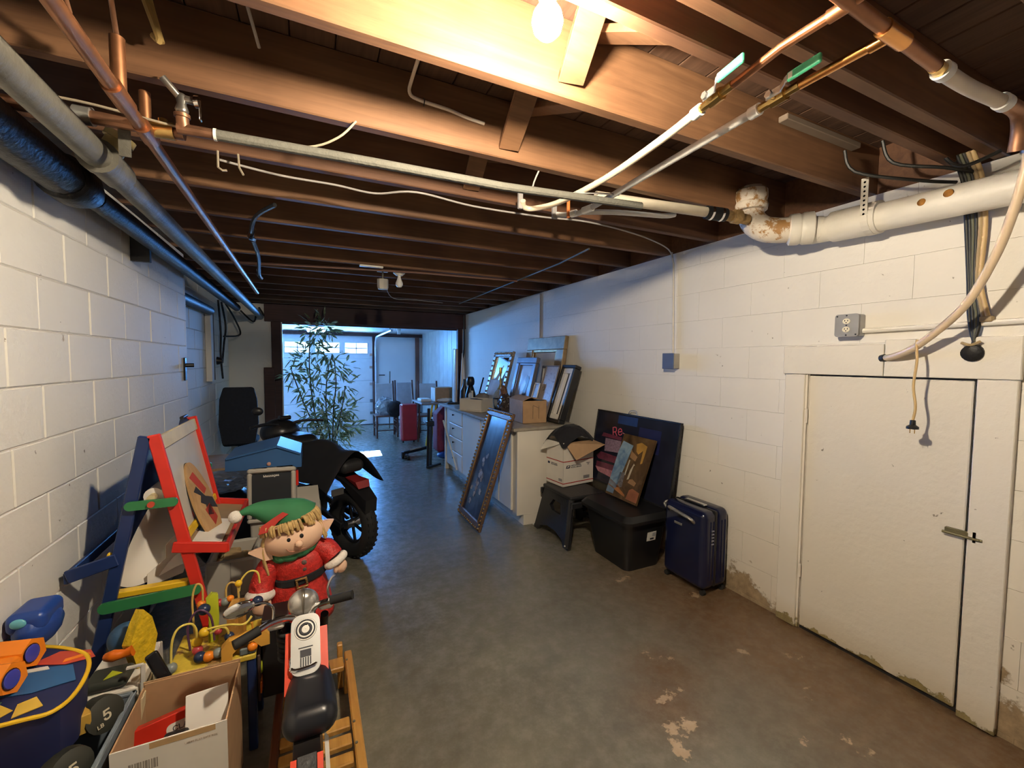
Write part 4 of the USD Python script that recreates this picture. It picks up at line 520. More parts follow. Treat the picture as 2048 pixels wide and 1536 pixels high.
P(sp2, 'canvas', mv(cube((w, h, .018)), F), paint('umber_ground', [(.3, (.05, .028, .014)), (.55, (.11, .065, .03)), (.8, (.17, .11, .05))], 5., 2., .25), False)
s = w / 2; z = .0095; k_ = lambda p, m, zz=z, n='painted_shape': patch(sp2, F, n, p, m, zz)
k_([(-s, -.18), (-s + .10, -.20), (-s + .15, .18), (-s + .02, .20), (-s, .10)], paint('sky_strip', [(.3, (.08, .17, .33)), (.6, (.26, .38, .50)), (.8, (.42, .45, .44))], 9., 1., .3)); k_([(-s, -.19), (-s + .12, -.215), (.04, -.235), (.04, -.22), (-.03, -.19), (-s + .13, -.17), (-s, -.135)], M('copper_ink', (.38, .15, .05), .35, var=.2)); k_([(-s, -.245), (-s + .09, -.245), (-s + .09, -.20), (-s, -.185)], M('blue_ink', (.12, .18, .27), .35, var=.3))
k_([(.06, -.245), (s, -.245), (s, -.165), (.10, -.15), (.07, -.17)], M('rust_ink', (.27, .10, .05), .35, var=.3)); k_([(.0, .20), (.05, .22), (.12, .20), (.12, .06), (.10, .05), (.09, .16), (.05, .12), (.02, .14)], M('ochre_ink', (.44, .24, .05), .35, var=.3)); k_([(-.035, -.07), (-.02, -.07), (-.015, .06), (-.03, .06)], M('cream_ink', (.45, .40, .30), .35)); k_([(.01, -.10), (.03, -.09), (.04, .02), (.05, .03), (.035, .04), (.015, -.02)], MT['cream_ink'])
k_([(-.09, -.19), (-.02, -.17), (-.03, -.05), (-.09, -.06)], M('grey_ink', (.13, .12, .13), .3, var=.6, sc=40.)); k_([(.03, -.12), (.11, -.13), (.12, -.10), (.07, -.08), (.04, -.09)], M('tan_ink', (.30, .17, .08), .35, var=.3)); k_([(-.03, .08), (.04, .06), (.05, .10), (-.02, .13), (-.04, .15)], MT['tan_ink'])
# suitcase
nv = M('suitcase_navy', (.006, .009, .038), .2, var=.1, coat=.4); su = T('suitcase', 'small glossy dark blue hard-shell suitcase standing against the right wall', 'suitcase', (2.42, 2.08, 0))
P(su, 'front_shell', rbox(2.300, 1.905, .035, 2.425, 2.265, .565, .045, 2), nv); P(su, 'rear_shell', rbox(2.42, 1.905, .035, 2.54, 2.265, .572, .045, 2), nv); P(su, 'zip_band', rbox(2.405, 1.912, .045, 2.435, 2.258, .562, .012, 1), black)
for x in (2.355, 2.385, 2.46, 2.49): P(su, 'shell_rib', [B(x, 1.900, .10, x + .01, 1.91, .50, .003)], nv, False)
for k in range(5): P(su, 'grip_ridge', B(2.365, 1.896, .345 + k * .022, 2.385, 1.906, .355 + k * .022, .003), M('ridge_grey', (.2, .2, .25), .3), False)
P(su, 'carry_handle', [tube([(2.302, 2.19, .505), (2.275, 2.185, .528), (2.27, 2.09, .518), (2.275, 2.0, .502), (2.302, 1.99, .475)], .011, 10, 5)], M('handle_silver', (.62, .60, .55), .25, .8), label='silver carry handle'); P(su, 'name_plate', B(2.294, 2.09, .42, 2.302, 2.155, .436, .002), MT['handle_silver'], False)
P(su, 'side_handle', tube([(2.33, 2.255, .49), (2.32, 2.275, .52), (2.36, 2.275, .53), (2.385, 2.26, .50)], .009, 8, 4), MT['handle_silver']); P(su, 'trolley_handle', [B(2.40, 2.0, .566, 2.44, 2.17, .578, .004)], steel, False)
for x in (2.33, 2.51):
    for y in (1.93, 2.24): P(su, 'wheel', cyl((x - .012, y, .018), (x + .012, y, .018), .018, n=14), rubber)
# ================= LEFT SIDE =================
# easel
ea = T('easel', 'childrens wooden easel with red and blue legs standing by the left wall', 'easel', (-.61, 2.53, 0)); cream = M('cream_wood', (.62, .52, .30), .5); boardw = M('whiteboard', (.60, .57, .52), .25, var=.05)
for y in (2.212, 2.838): P(ea, 'red_leg', seg((-.595, y, 1.235), (-.355, y, 0), .045, .022, (0, 1, 0), .004), red, False); P(ea, 'blue_leg', seg((-.622, y, 1.23), (-.872, y, 0), .045, .022, (0, 1, 0), .004), navy, False)
def onr(z): return -.595 + (1.235 - z) * .24 / 1.235
def onb(z): return -.622 - (1.23 - z) * .25 / 1.23
P(ea, 'whiteboard', seg((onr(1.19), 2.525, 1.19), (onr(.77), 2.525, .77), .008, .60, (0, 1, 0)), boardw, False); P(ea, 'top_rail', seg((onr(1.225) + .006, 2.525, 1.225), (onr(1.165) + .006, 2.525, 1.165), .018, .60, (0, 1, 0), .003), cream, False); P(ea, 'yellow_rail', seg((onr(.80) + .006, 2.525, .80), (onr(.765) + .006, 2.525, .765), .018, .60, (0, 1, 0), .003), yellow, False)
P(ea, 'chalkboard', seg((onb(1.19), 2.525, 1.19), (onb(.72), 2.525, .72), .008, .60, (0, 1, 0)), navy, False); P(ea, 'hinge', cyl((-.61, 2.7, 1.245), (-.61, 2.8, 1.245), .008), black)
for y in (2.20, 2.85): P(ea, 'tray_side', seg((-.545, y, .755), (-.36, y, .715), .05, .016, (0, 1, 0), .003) if False else mv(cube((.20, .016, .045), .003), fr((-.445, y, .735), (.98, 0, -.18), (0, 1, 0))), red, False)
P(ea, 'tray_rail', B(-.358, 2.20, .695, -.342, 2.85, .738, .003), red, False); P(ea, 'tray_rail', B(-.53, 2.20, .735, -.515, 2.85, .775, .003), red, False); P(ea, 'tray_floor', mv(cube((.165, .62, .006)), fr((-.437, 2.525, .724), (.98, 0, -.18), (0, 1, 0))), M('tray_board', (.35, .25, .14), .6), False)
O('tray_paper', 'sheet of white paper lying in the red easel tray', 'paper', mv(cube((.11, .30, .004)), fr((-.435, 2.42, .732), (.98, 0, -.18), (0, 1, 0))), paper, False)
for y in (2.20, 2.85): P(ea, 'blue_tray_side', mv(cube((.16, .016, .05), .003), fr((-.80, y, .715), (.96, 0, .26), (0, 1, 0))), navy, False)
P(ea, 'blue_tray_rail', B(-.888, 2.20, .665, -.872, 2.85, .71, .003), navy, False); P(ea, 'blue_tray_rail', B(-.742, 2.20, .70, -.728, 2.85, .745, .003), navy, False)
def slat(x0, z0, x1, z1, y, w): L = math.hypot(x1 - x0, z1 - z0); return mv(prism(rrect(L, w, w * .48), .012, tr(0, 0, -.006)), fr(((x0 + x1) / 2, y, (z0 + z1) / 2), (x1 - x0, 0, z1 - z0), (-(z1 - z0), 0, x1 - x0)))
b = P(ea, 'spreader_bar', slat(-.69, .952, -.515, .952, 2.185, .036), green, False); P(ea, 'bar_bolt', cyl((-.602, 2.188, .953), (-.602, 2.168, .953), .012), M('red_knob', (.5, .06, .03), .4)); P(ea, 'spreader_bar', slat(-.785, .548, -.445, .560, 2.185, .044), green, False)
P(ea, 'spreader_bar', slat(-.69, .952, -.515, .952, 2.865, .036), green, False); P(ea, 'spreader_bar', slat(-.785, .548, -.445, .560, 2.865, .044), green, False)
P(ea, 'shelf_slat', B(-.765, 2.225, .560, -.50, 2.265, .585, .003), yellow, False); P(ea, 'shelf_slat', B(-.75, 2.20, .532, -.47, 2.215, .540), cream, False); P(ea, 'roll_dowel', cyl((-.61, 2.20, .97), (-.61, 2.85, .97), .014), cream); P(ea, 'yellow_peg', sph((-.755, 2.225, .73), .02, 1, (.6, .6, 1.6)), yellow)
pr_ = T('paper_roll', 'roll of white drawing paper with a long torn sheet hanging inside the easel', 'paper roll', (-.61, 2.5, .6)); P(pr_, 'roll', cyl((-.61, 2.24, .97), (-.61, 2.80, .97), .035), paper)
P(pr_, 'hanging_sheet', surf(lambda u, v: np.stack([(-.60) * (1 - u) + (-.755 + .22 * v) * u + .012 * np.sin(6 * v + 3 * u) - .03 * np.sin(3.1 * u), (2.26 + .34 * v) * (1 - u) + (2.28 + .06 * v) * u, .975 - .38 * u - .025 * np.sin(5 * v) * u], -1), 14, 12, .0015), paper, True)
P(pr_, 'torn_sheet', mv(prism([(-.12, -.20), (.02, -.20), (.05, -.12), (.10, -.14), (.06, -.07), (.12, -.05), (.07, .0), (.05, .08), (.0, .10), (.01, .02), (-.05, -.04), (-.05, -.10), (-.12, -.14)], .002, np.eye(4)), fr((-.56, 2.36, .76), (.75, .66, 0), (.1, 0, 1))), paper, False)
dk = T('skate_deck', 'pointed wooden skate deck with red and black print leaning in the red tray', 'skateboard', (-.43, 2.5, .75)); dkw = wood('deck_wood', (.66, .42, .20), (.52, .31, .13), 2, .35)
Fd = fr((-.487, 2.46, .862), (.26, .93, -.02), (-.30, .12, .92)); el = Polygon([(.080 * math.sin(a) * (1 - .15 * math.cos(a)), .20 * math.cos(a)) for a in np.arange(0, 6.28, .17)])
P(dk, 'deck', mv(prism(el, .011, np.eye(4)), Fd), dkw, False); P(dk, 'dark_edge', mv(prism(el.buffer(.002), .004, tr(0, 0, -.004)), Fd), soot, False)
for nme, poly, m in (('red_print', [(-.04, .13), (.0, .15), (.05, .05), (.02, .03)], M('print_red', (.42, .05, .03), .4)), ('red_print', [(-.02, -.04), (.03, -.02), (.05, -.10), (.01, -.13)], MT['print_red']), ('black_print', [(-.05, .06), (-.02, .08), (.02, .02), (.07, .0), (.08, -.06), (.03, -.04), (.0, -.02), (-.03, .0), (-.01, .03)], ink), ('black_print', [(.0, -.02), (.04, -.03), (.03, -.08), (-.01, -.07)], ink), ('black_print', [(-.03, -.15), (.0, -.14), (.02, -.17), (-.02, -.18)], ink)): P(dk, nme, mv(prism(poly, .0008, tr(0, 0, .0112)), Fd), m, False)
# play house
gry = M('toy_grey', (.42, .39, .34), .45, var=.04); blu = M('toy_blue', (.028, .095, .25), .35, var=.08); ph = T('play_house', 'grey plastic play house stand with a blue gabled roof and message board', 'toy house', (-.22, 3.1, 0))
P(ph, 'bench', [B(-.495, 2.50, 0, -.275, 2.53, .53, .01), B(-.495, 2.53, 0, -.47, 2.79, .53, .008), B(-.495, 2.77, 0, -.275, 2.80, .53, .008), B(-.30, 2.53, 0, -.275, 2.79, .53, .008), B(-.48, 2.52, .42, -.28, 2.78, .44), B(-.335, 2.79, 0, -.28, 3.0, .30, .006)], gry, False); P(ph, 'bench_groove', [B(-.388, 2.498, .36, -.384, 2.502, .52), B(-.495, 2.497, .335, -.275, 2.501, .342)], M('toy_grey_dark', (.28, .26, .23), .5), False)
P(ph, 'tower', [rbox(-.355, 2.985, 0, -.10, 3.32, .90, .015, 1)], gry, False); P(ph, 'board_frame', sum(frame(.262, .335, .026, .03, fr((-.232, 2.968, .715), (1, 0, -.02), (0, 0, 1)), .008), []), gry, False); P(ph, 'board_tab', B(-.26, 2.955, .865, -.20, 2.985, .885, .006), gry, False)
P(ph, 'message_board', mv(prism(rrect(.212, .275, .012), .004, np.eye(4)), fr((-.232, 2.962, .713), (1, 0, -.02), (0, 0, 1))), M('slate', (.018, .022, .028), .5), False); P(ph, 'lettering', text('Messages', .013, fr((-.232, 2.9565, .835), (1, 0, .02), (0, 0, 1)), .001), white, False)
pf = [(-.47, .883), (-.468, .955), (-.20, 1.012), (-.07, .955), (-.068, .872)]; dep = .36
P(ph, 'roof', mv(prism(Polygon(pf).buffer(.004, 2), dep, np.eye(4)), fr((0, 2.985 + dep, 0), (1, 0, 0), (0, 0, 1))), blu, 20); P(ph, 'roof_trim', [seg((-.47, 2.980, .952), (-.20, 2.980, 1.008), .012, .012, r=.003), seg((-.20, 2.980, 1.008), (-.07, 2.980, .952), .012, .012, r=.003)], blu, False); P(ph, 'roof_button', sph((-.245, 2.980, .905), .012, 2, (1, .5, 1)), M('toy_button', (.40, .22, .18), .4))
P(ph, 'side_shelf', [rbox(-.10, 3.02, .0, .045, 3.30, .56, .02, 1), hull([(-.10, 3.10, .56), (.04, 3.10, .56), (.03, 3.28, .66), (-.10, 3.28, .66), (-.10, 3.30, .5), (.045, 3.30, .5), (-.1, 3.05, .5), (.045, 3.05, .5)])], gry, False); P(ph, 'yellow_sticker', B(-.04, 3.013, .47, .03, 3.02, .545), yellow, False); P(ph, 'red_latch', B(-.10, 3.02, .74, -.085, 3.06, .84, .004), red, False)
O('wood_offcuts', 'brown jumble of wooden toy blocks filling the grey bench', 'toy blocks', [mv(cube((.09, .06, .04), .006), tr(-.385 + .05 * math.sin(k * 2.3), 2.58 + .015 * k, .475 + .02 * math.cos(k * 1.7)) @ rot(37 * k)) for k in range(11)], M('block_wood', (.42, .29, .14), .6), False, kind='stuff')
# elf
def PE(t, n, m, *a, **k):
    m = trimesh.util.concatenate(m) if isinstance(m, list) else m.copy(); z = m.vertices[:, 2]; m.vertices[:, 2] = z + .035 * np.clip(z / .3, 0, 1); return P(t, n, m, *a, **k)
el_ = T('elf_doll', 'large plush elf doll in a red coat and green pointed hat', 'doll', (-.08, 2.25, 0)); sk_ = M('doll_skin', (.80, .52, .36), .7, var=.03); coat = M('doll_coat', (.50, .025, .02), .45, var=.35, sc=60., bump=.4, bsc=120.); fur = M('doll_fur', (.78, .72, .66), .9, bump=.6); hg = M('doll_green', (.03, .17, .07), .8, var=.15); hair = M('doll_hair', (.50, .33, .13), .8, var=.3, sc=50.)
def squash(prof, c, sx, sy): m = lathe(prof, None, 30); m.vertices *= (sx, sy, 1); m.apply_translation(c); return m
PE(el_, 'coat', squash([(.02, .615), (.07, .61), (.105, .585), (.118, .545), (.112, .50), (.105, .475), (.118, .44), (.135, .37), (.150, .29), (.15, .27), (.02, .27)], (-.065, 2.25, 0), 1, .75), coat, True)
PE(el_, 'leg', [cyl((-.115, 2.26, 0.06), (-.11, 2.26, .29), .045), cyl((-.015, 2.26, .06), (-.02, 2.26, .29), .045)][0], M('doll_stocking', (.6, .56, .5), .8)); PE(el_, 'leg', cyl((-.015, 2.26, .06), (-.02, 2.26, .29), .045), MT['doll_stocking'])
for x in (-.12, -.01): PE(el_, 'shoe', rbox(x - .045, 2.15, 0, x + .045, 2.31, .075, .035, 2), hg)
Rb = rot(-9, (0, 1, 0)); bl = squash([(.113, -.018), (.118, -.014), (.118, .014), (.113, .018)], (0, 0, 0), 1, .78); PE(el_, 'belt', mv(bl, tr(-.062, 2.25, .481) @ Rb), blkfab); 
for a in sum(frame(.05, .048, .009, .008, tr(-.055, 2.152, .476) @ Rb @ fr((0, 0, 0), (1, 0, 0), (0, 0, 1)), .002), []): PE(el_, 'buckle', a, MT['gilt'], False)
for z in (.565, .535): PE(el_, 'button', sph((-.045, 2.168, z), .012, 1, (1, .5, 1)), M('doll_button', (.12, .08, .07), .5))
PE(el_, 'arm', tube([(-.155, 2.25, .585), (-.195, 2.24, .54), (-.222, 2.22, .47), (-.228, 2.20, .435)], [.04, .05, .052, .05], 14, 5), coat); PE(el_, 'arm', tube([(.0, 2.25, .605), (.05, 2.24, .585), (.085, 2.22, .545)], [.04, .052, .048], 14, 5), coat)
PE(el_, 'cuff', mv(trimesh.creation.torus(.042, .02), at((-.228, 2.198, .435), (-.1, -.2, -1))), fur); PE(el_, 'cuff', mv(trimesh.creation.torus(.04, .019), at((.095, 2.21, .532), (.6, -.2, -1))), fur)
PE(el_, 'hand', blob((-.226, 2.185, .39), (.035, .03, .045), 2, .06), sk_); PE(el_, 'thumb', blob((-.195, 2.175, .40), (.013, .013, .022), 2, .06), sk_); PE(el_, 'hand', blob((.115, 2.20, .505), (.03, .028, .035), 3, .06), sk_); PE(el_, 'thumb', blob((.092, 2.18, .50), (.011, .011, .02), 3, .06), sk_)
PE(el_, 'collar', [mv(sph((0, 0, 0), 1, 2, (.045, .02, .028)), tr(-.085 + .085 * math.cos(a), 2.245 + .075 * math.sin(a), .613 + .02 * math.cos(a)) @ rot(math.degrees(a) + 90)) for a in np.arange(0, 6.28, .63)], hg, True)
Hd = tr(-.085, 2.225, .685) @ rot(-13, (0, 1, 0)); hm = sph((0, 0, 0), 1, 4, (.132, .105, .092)); vv = hm.vertices; vv[:, 2] -= .012 * np.exp(-((vv[:, 0]) / .06) ** 2) * (vv[:, 1] < 0) * 0; PE(el_, 'head', mv(hm, Hd), sk_, True)
PE(el_, 'nose', mv(sph((.02, -.108, -.012), .017, 2), Hd), sk_)
for x in (-.015, .038): PE(el_, 'eye', mv(sph((x, -.100, .018), .0085, 2, (1, .6, 1.2)), Hd), black)
PE(el_, 'mouth', mv(tube([(-.035, -.099, -.018), (-.025, -.1, -.034), (.0, -.098, -.044), (.04, -.094, -.044)], .002, 6, 4), Hd), M('mouth_line', (.5, .22, .15), .7)); PE(el_, 'ear', mv(prism([(0, -.035), (-.03, -.03), (-.085, .03), (-.045, .035), (0, .03)], .02, np.eye(4)), Hd @ fr((-.105, -.02, -.03), (1, 0, 0), (0, 0, 1))), sk_, 60); PE(el_, 'ear', mv(prism([(0, -.03), (.03, -.025), (.07, .02), (.04, .03), (0, .03)], .02, np.eye(4)), Hd @ fr((.11, 0, -.01), (1, 0, 0), (0, 0, 1))), sk_, 60)
rg = np.random.default_rng(5); st_ = []
for k in range(90):
    a = rg.uniform(-2.9, .2) if k < 60 else rg.uniform(-.35, .5); r0 = V(.10 * math.cos(a), .075 * math.sin(a), .085); e = V(.130 * math.cos(a), .102 * math.sin(a), (.052 if k < 60 else -.05) + rg.uniform(-.012, .012)); st_.append(tube([r0, (r0 + e) / 2 * (1.06, 1.06, 1) + V(0, 0, .02), e], .006, 5, 3))
for k in range(14): a = -2.95 + rg.uniform(-.15, .2); st_.append(tube([(.11 * math.cos(a), .09 * math.sin(a), .05), (.145 * math.cos(a), .1 * math.sin(a), -.02), (.15 * math.cos(a), .1 * math.sin(a), -.12 + rg.uniform(-.02, .02))], .006, 5, 3))
PE(el_, 'hair', mv(trimesh.util.concatenate(st_), Hd), hair, True, kind='stuff')
PE(el_, 'hat', mv(tube([(.035, .03, .05), (.0, .03, .075), (-.06, .03, .10), (-.13, .015, .130), (-.18, 0, .142), (-.222, -.01, .132)], [.098, .092, .072, .045, .022, .008], 22, 6), tr(-.085, 2.225, .685)), hg, True); PE(el_, 'hat_patch', mv(prism([(-.07, -.03), (-.03, -.035), (.02, -.005), (.065, .01), (.045, .028), (.0, .016), (-.05, .0)], .014, np.eye(4)), fr((-.165, 2.182, .772), (.95, .05, .25), (-.2, .40, .9))), M('hat_red', (.42, .03, .02), .8), 40); PE(el_, 'pompom', sph((-.318, 2.215, .808), .028, 2), fur)
# ride-on motorcycle on slatted bench
be = T('slatted_bench', 'low yellow pine slatted bench lying under the ride-on motorcycle', 'bench', (0, 1.7, 0)); redw = wood('red_pine', (.22, .075, .03), (.15, .05, .02), 1, .5)
P(be, 'side_rail', B(.118, 1.0, .13, .152, 2.10, .165, .005), pine, False); P(be, 'side_rail', B(-.155, 1.0, .13, -.127, 2.08, .165, .005), redw, False)
for y, w in ((2.03, .075), (1.675, .05), (1.595, .05), (1.515, .05), (1.20, .05), (1.05, .05)): P(be, 'slat', B(-.127, y - w / 2, .14, .112, y + w / 2, .163, .004), pine, False)
for y in (2.05, 1.56, 1.02):
    for x in (-.141, .126): P(be, 'foot', B(x - .013, y - .02, 0, x + .013, y + .02, .13, .003), pine, False)
P(be, 'end_post', B(.088, 2.075, 0, .112, 2.105, .215, .004), pine, False); P(be, 'bolt', [cyl((.126, y, .165), (.126, y, .168), .005, n=8) for y in (1.56, 1.66, 2.03)], iron)
rbk = T('ride_on_motorcycle', 'childs ride-on motorcycle toy with black seat and red and silver tank', 'toy motorcycle', (-.03, 1.6, .163)); orr = M('fender_red', (.72, .06, .02), .3); slv = M('silver_panel', (.52, .52, .51), .35, .2, var=.04); bz = .163
def wheel(y): return lathe([(.03, -.022), (.085, -.03), (.098, -.015), (.098, .015), (.085, .03), (.03, .022)], at((-.03, y, bz + .098), (1, 0, 0)), 24)
P(rbk, 'front_wheel', wheel(1.86), rubber, 40); P(rbk, 'rear_wheel', wheel(1.28), rubber, 40); P(rbk, 'wheel_hub', cyl((-.065, 1.86, bz + .098), (.005, 1.86, bz + .098), .035), white); P(rbk, 'wheel_hub', cyl((-.065, 1.28, bz + .098), (.005, 1.28, bz + .098), .035), white)
P(rbk, 'frame_body', [hull([(-.075, 1.30, .26), (.015, 1.30, .26), (-.075, 1.70, .26), (.015, 1.70, .26), (-.065, 1.34, .42), (.005, 1.34, .42), (-.065, 1.70, .50), (.005, 1.70, .50)])], M('frame_black', (.02, .018, .018), .4), 20)
for x in (-.085, .025): P(rbk, 'tank_side', hull([(x - .012, 1.50, .46), (x + .012, 1.50, .46), (x - .012, 1.64, .585), (x + .012, 1.64, .585), (x - .012, 1.66, .50), (x + .012, 1.66, .50), (x - .012, 1.52, .38), (x + .012, 1.52, .38)]), orr, 20)
Ft = fr((-.033, 1.585, .568), (1, 0, 0), (0, .72, .70)); P(rbk, 'tank_panel', mv(prism(rrect(.092, .19, .03), .03, tr(0, 0, -.028)), Ft), slv, 30)
P(rbk, 'gauge', mv(lathe([(0, .003), (.034, .003), (.036, 0)], None, 26), Ft @ tr(0, .045, .002)), white, True); P(rbk, 'gauge_ring', mv(trimesh.creation.torus(.029, .0028), Ft @ tr(0, .045, .004)), ink); P(rbk, 'gauge_ring', mv(trimesh.creation.torus(.017, .005), Ft @ tr(0, .045, .003)), ink); P(rbk, 'gauge_needle', mv(seg((0, 0, .006), (.014, .022, .006), .004, .002), Ft @ tr(0, .045, 0)), white, False)
P(rbk, 'engine_print', [mv(cube((.045, .003, .001)), Ft @ tr(0, -.012, .0028)), mv(cube((.034, .022, .001)), Ft @ tr(0, -.03, .0028))] + [mv(cube((.0035, .035, .001)), Ft @ tr(-.015 + .0075 * k, -.06, .0028)) for k in range(5)], ink, False)
P(rbk, 'seat', mv(hull([*(sph((x, y, z), r, 2).vertices for x, y, z, r in ())] or np.vstack([sph((sx * .030, yy, zz), rr_, 2).vertices for sx in (-1, 1) for yy, zz, rr_ in ((.135, .035, .028), (.03, .015, .045), (-.075, .015, .048))] + [sph((sx * .022, .15, .035), .018, 1).vertices for sx in (-1, 1)])), tr(-.02, 1.455, .44)), M('seat_vinyl', (.012, .013, .018), .32, var=.1), True)
P(rbk, 'seat_buckle', tube([(-.07, 1.585, .532), (-.005, 1.592, .532), (.003, 1.55, .520), (-.01, 1.535, .516), (-.065, 1.53, .516), (-.077, 1.55, .520)], .008, 8, 3, True), chrome)
P(rbk, 'headlight', sph((-.04, 1.70, .655), .052, 3, (1, .8, .95)), M('headlight_silver', (.6, .58, .55), .2, .8)); P(rbk, 'headlight_band', sph((-.04, 1.70, .657), .053, 3, (.35, .8, .95)), M('headlight_bronze', (.25, .22, .18), .25, .8)); P(rbk, 'steering_block', rbox(-.075, 1.66, .575, .0, 1.72, .63, .012, 1), soot)
P(rbk, 'handlebar', tube([(-.045, 1.67, .615), (-.10, 1.66, .632), (-.145, 1.65, .632), (-.185, 1.63, .622)], .011, 10, 4), chrome); P(rbk, 'handlebar', tube([(-.02, 1.67, .615), (.0, 1.665, .65), (.045, 1.66, .662), (.06, 1.655, .666)], .011, 10, 4), chrome)
P(rbk, 'grip', cyl((-.175, 1.635, .624), (-.245, 1.60, .612), .016), rubber); P(rbk, 'grip', cyl((.052, 1.657, .664), (.125, 1.63, .682), .016), rubber); P(rbk, 'grip_guard', rbox(-.155, 1.655, .595, -.10, 1.70, .622, .012, 1), white); P(rbk, 'grip_guard', rbox(.01, 1.665, .625, .06, 1.71, .65, .012, 1), white)
P(rbk, 'mirror_stem', tube([(-.135, 1.655, .64), (-.135, 1.66, .68), (-.16, 1.66, .705), (-.19, 1.66, .705)], .0045, 8, 4), chrome); P(rbk, 'mirror', mv(sph((0, 0, 0), 1, 3, (.048, .012, .026)), tr(-.235, 1.655, .70) @ rot(-14, (0, 1, 0))), chrome, label='oval chrome mirror'); P(rbk, 'mirror_stem', tube([(.048, 1.66, .665), (.042, 1.66, .71), (.055, 1.66, .745), (.07, 1.66, .755)], .0045, 8, 4), chrome)
for k in range(6): P(rbk, 'fork_spring', mv(trimesh.creation.torus(.024, .007), at((-.10, 1.70 + .008 * k, .565 - .024 * k), (0, -.3, 1))), rubber)
P(rbk, 'fork', cyl((-.10, 1.69, .60), (-.085, 1.85, .26), .014), soot); P(rbk, 'fork', cyl((.03, 1.69, .60), (.02, 1.85, .26), .014), soot); P(rbk, 'front_fender', mv(lathe([(.104, -.035), (.112, -.03), (.112, .03), (.104, .035)], None, 24), at((-.03, 1.86, bz + .098), (1, 0, 0))), orr)
P(rbk, 'tail_fender', [hull([(x - .008, 1.31, .40), (x + .008, 1.31, .40), (x - .008, 1.15, .33), (x + .008, 1.15, .33), (x - .008, 1.16, .28), (x + .008, 1.16, .28), (x - .008, 1.33, .34), (x + .008, 1.33, .34)]) for x in (-.065, .005)], orr, 20); P(rbk, 'tail_pad', hull([(-.055, 1.31, .405), (-.005, 1.31, .405), (-.055, 1.16, .335), (-.005, 1.16, .335), (-.055, 1.31, .38), (-.005, 1.16, .31), (-.055, 1.16, .31), (-.005, 1.31, .38)]), soot, False); P(rbk, 'pad_rivet', [sph((x, 1.235, .373), .005, 1) for x in (-.045, -.015)], chrome); P(rbk, 'white_fender', hull([(.018, 1.38, .40), (.03, 1.38, .38), (.022, 1.12, .30), (.034, 1.12, .28), (.02, 1.14, .20), (.03, 1.38, .28)]), white, 20)
# black printed box
zb = T('black_box', 'black printed box standing on the bench beside the handlebar', 'box', (-.155, 1.99, .165)); P(zb, 'carton', B(-.20, 1.93, .166, -.105, 2.06, .49, .003), black, False); P(zb, 'lettering', text('ebra', .018, fr((-.150, 1.9292, .455), (1, 0, .03), (0, 0, 1)), .0008, False), white, False)
# activity table with beads
at_ = T('bead_maze_table', 'childrens wooden activity table with bead mazes, arches and blue legs', 'toy', (-.35, 2.03, 0)); yb = M('table_yellow', (.62, .46, .05), .45, var=.25, sc=22., dirt=(.28, .17, .06), dsc=14., dth=.53)
P(at_, 'top', B(-.50, 1.875, .375, -.215, 2.13, .398, .004), yb, False)
for x in (-.49, -.235):
    for y in (1.90, 2.11): P(at_, 'leg', B(x - .012, y - .02, 0, x + .018, y + .02, .375, .004), navy, False)
P(at_, 'side_panel', B(-.214, 1.90, .18, -.204, 2.11, .372, .002), M('dark_panel', (.09, .06, .05), .5), False)
for k, (y, z, m) in enumerate([(1.92, .24, orange), (1.98, .20, orange), (1.95, .30, lime), (2.05, .26, M('maroon', (.25, .04, .05), .5)), (2.02, .33, lime), (2.10, .32, orange)]): P(at_, 'panel_shape', mv(cube((.006, .05, .018 if k % 2 else .05), .002), tr(-.202, y, z) @ rot(35 * k, (1, 0, 0))), m, False)
P(at_, 'tall_arch', mv(prism(Polygon([(-.045, 0), (-.045, .13), (-.035, .165), (0, .18), (.035, .165), (.045, .13), (.045, 0), (.02, 0), (.02, .11), (0, .135), (-.02, .11), (-.02, 0)]), .03, np.eye(4)), fr((-.305, 1.99, .398), (.3, .95, 0), (0, 0, 1))), pine, False); P(at_, 'low_arch', mv(prism(Polygon([(-.075, 0), (-.075, .05), (-.05, .075), (.06, .085), (.085, .06), (.085, .02), (.055, .02), (.03, .05), (-.01, .05), (-.04, .02), (-.04, 0)]), .035, np.eye(4)), fr((-.255, 1.91, .398), (1, .1, 0), (0, 0, 1))), M('orange_wood', (.68, .36, .06), .45), False)
P(at_, 'green_post', mv(prism(Polygon([(-.016, 0), (.016, 0), (.022, .10), (.02, .19), (0, .20), (-.02, .18), (-.012, .09)]), .022, np.eye(4)), fr((-.385, 2.05, .398), (1, .3, 0), (0, 0, 1))), lime, False); P(at_, 'block', B(-.375, 1.90, .40, -.345, 1.92, .425, .003), pine, False); P(at_, 'grey_base', B(-.27, 1.88, .398, -.215, 1.93, .425, .004), M('toy_slate', (.13, .17, .18), .5), False)
ylw = M('wire_yellow', (.75, .60, .12), .4); pur = M('wire_purple', (.10, .04, .10), .4)
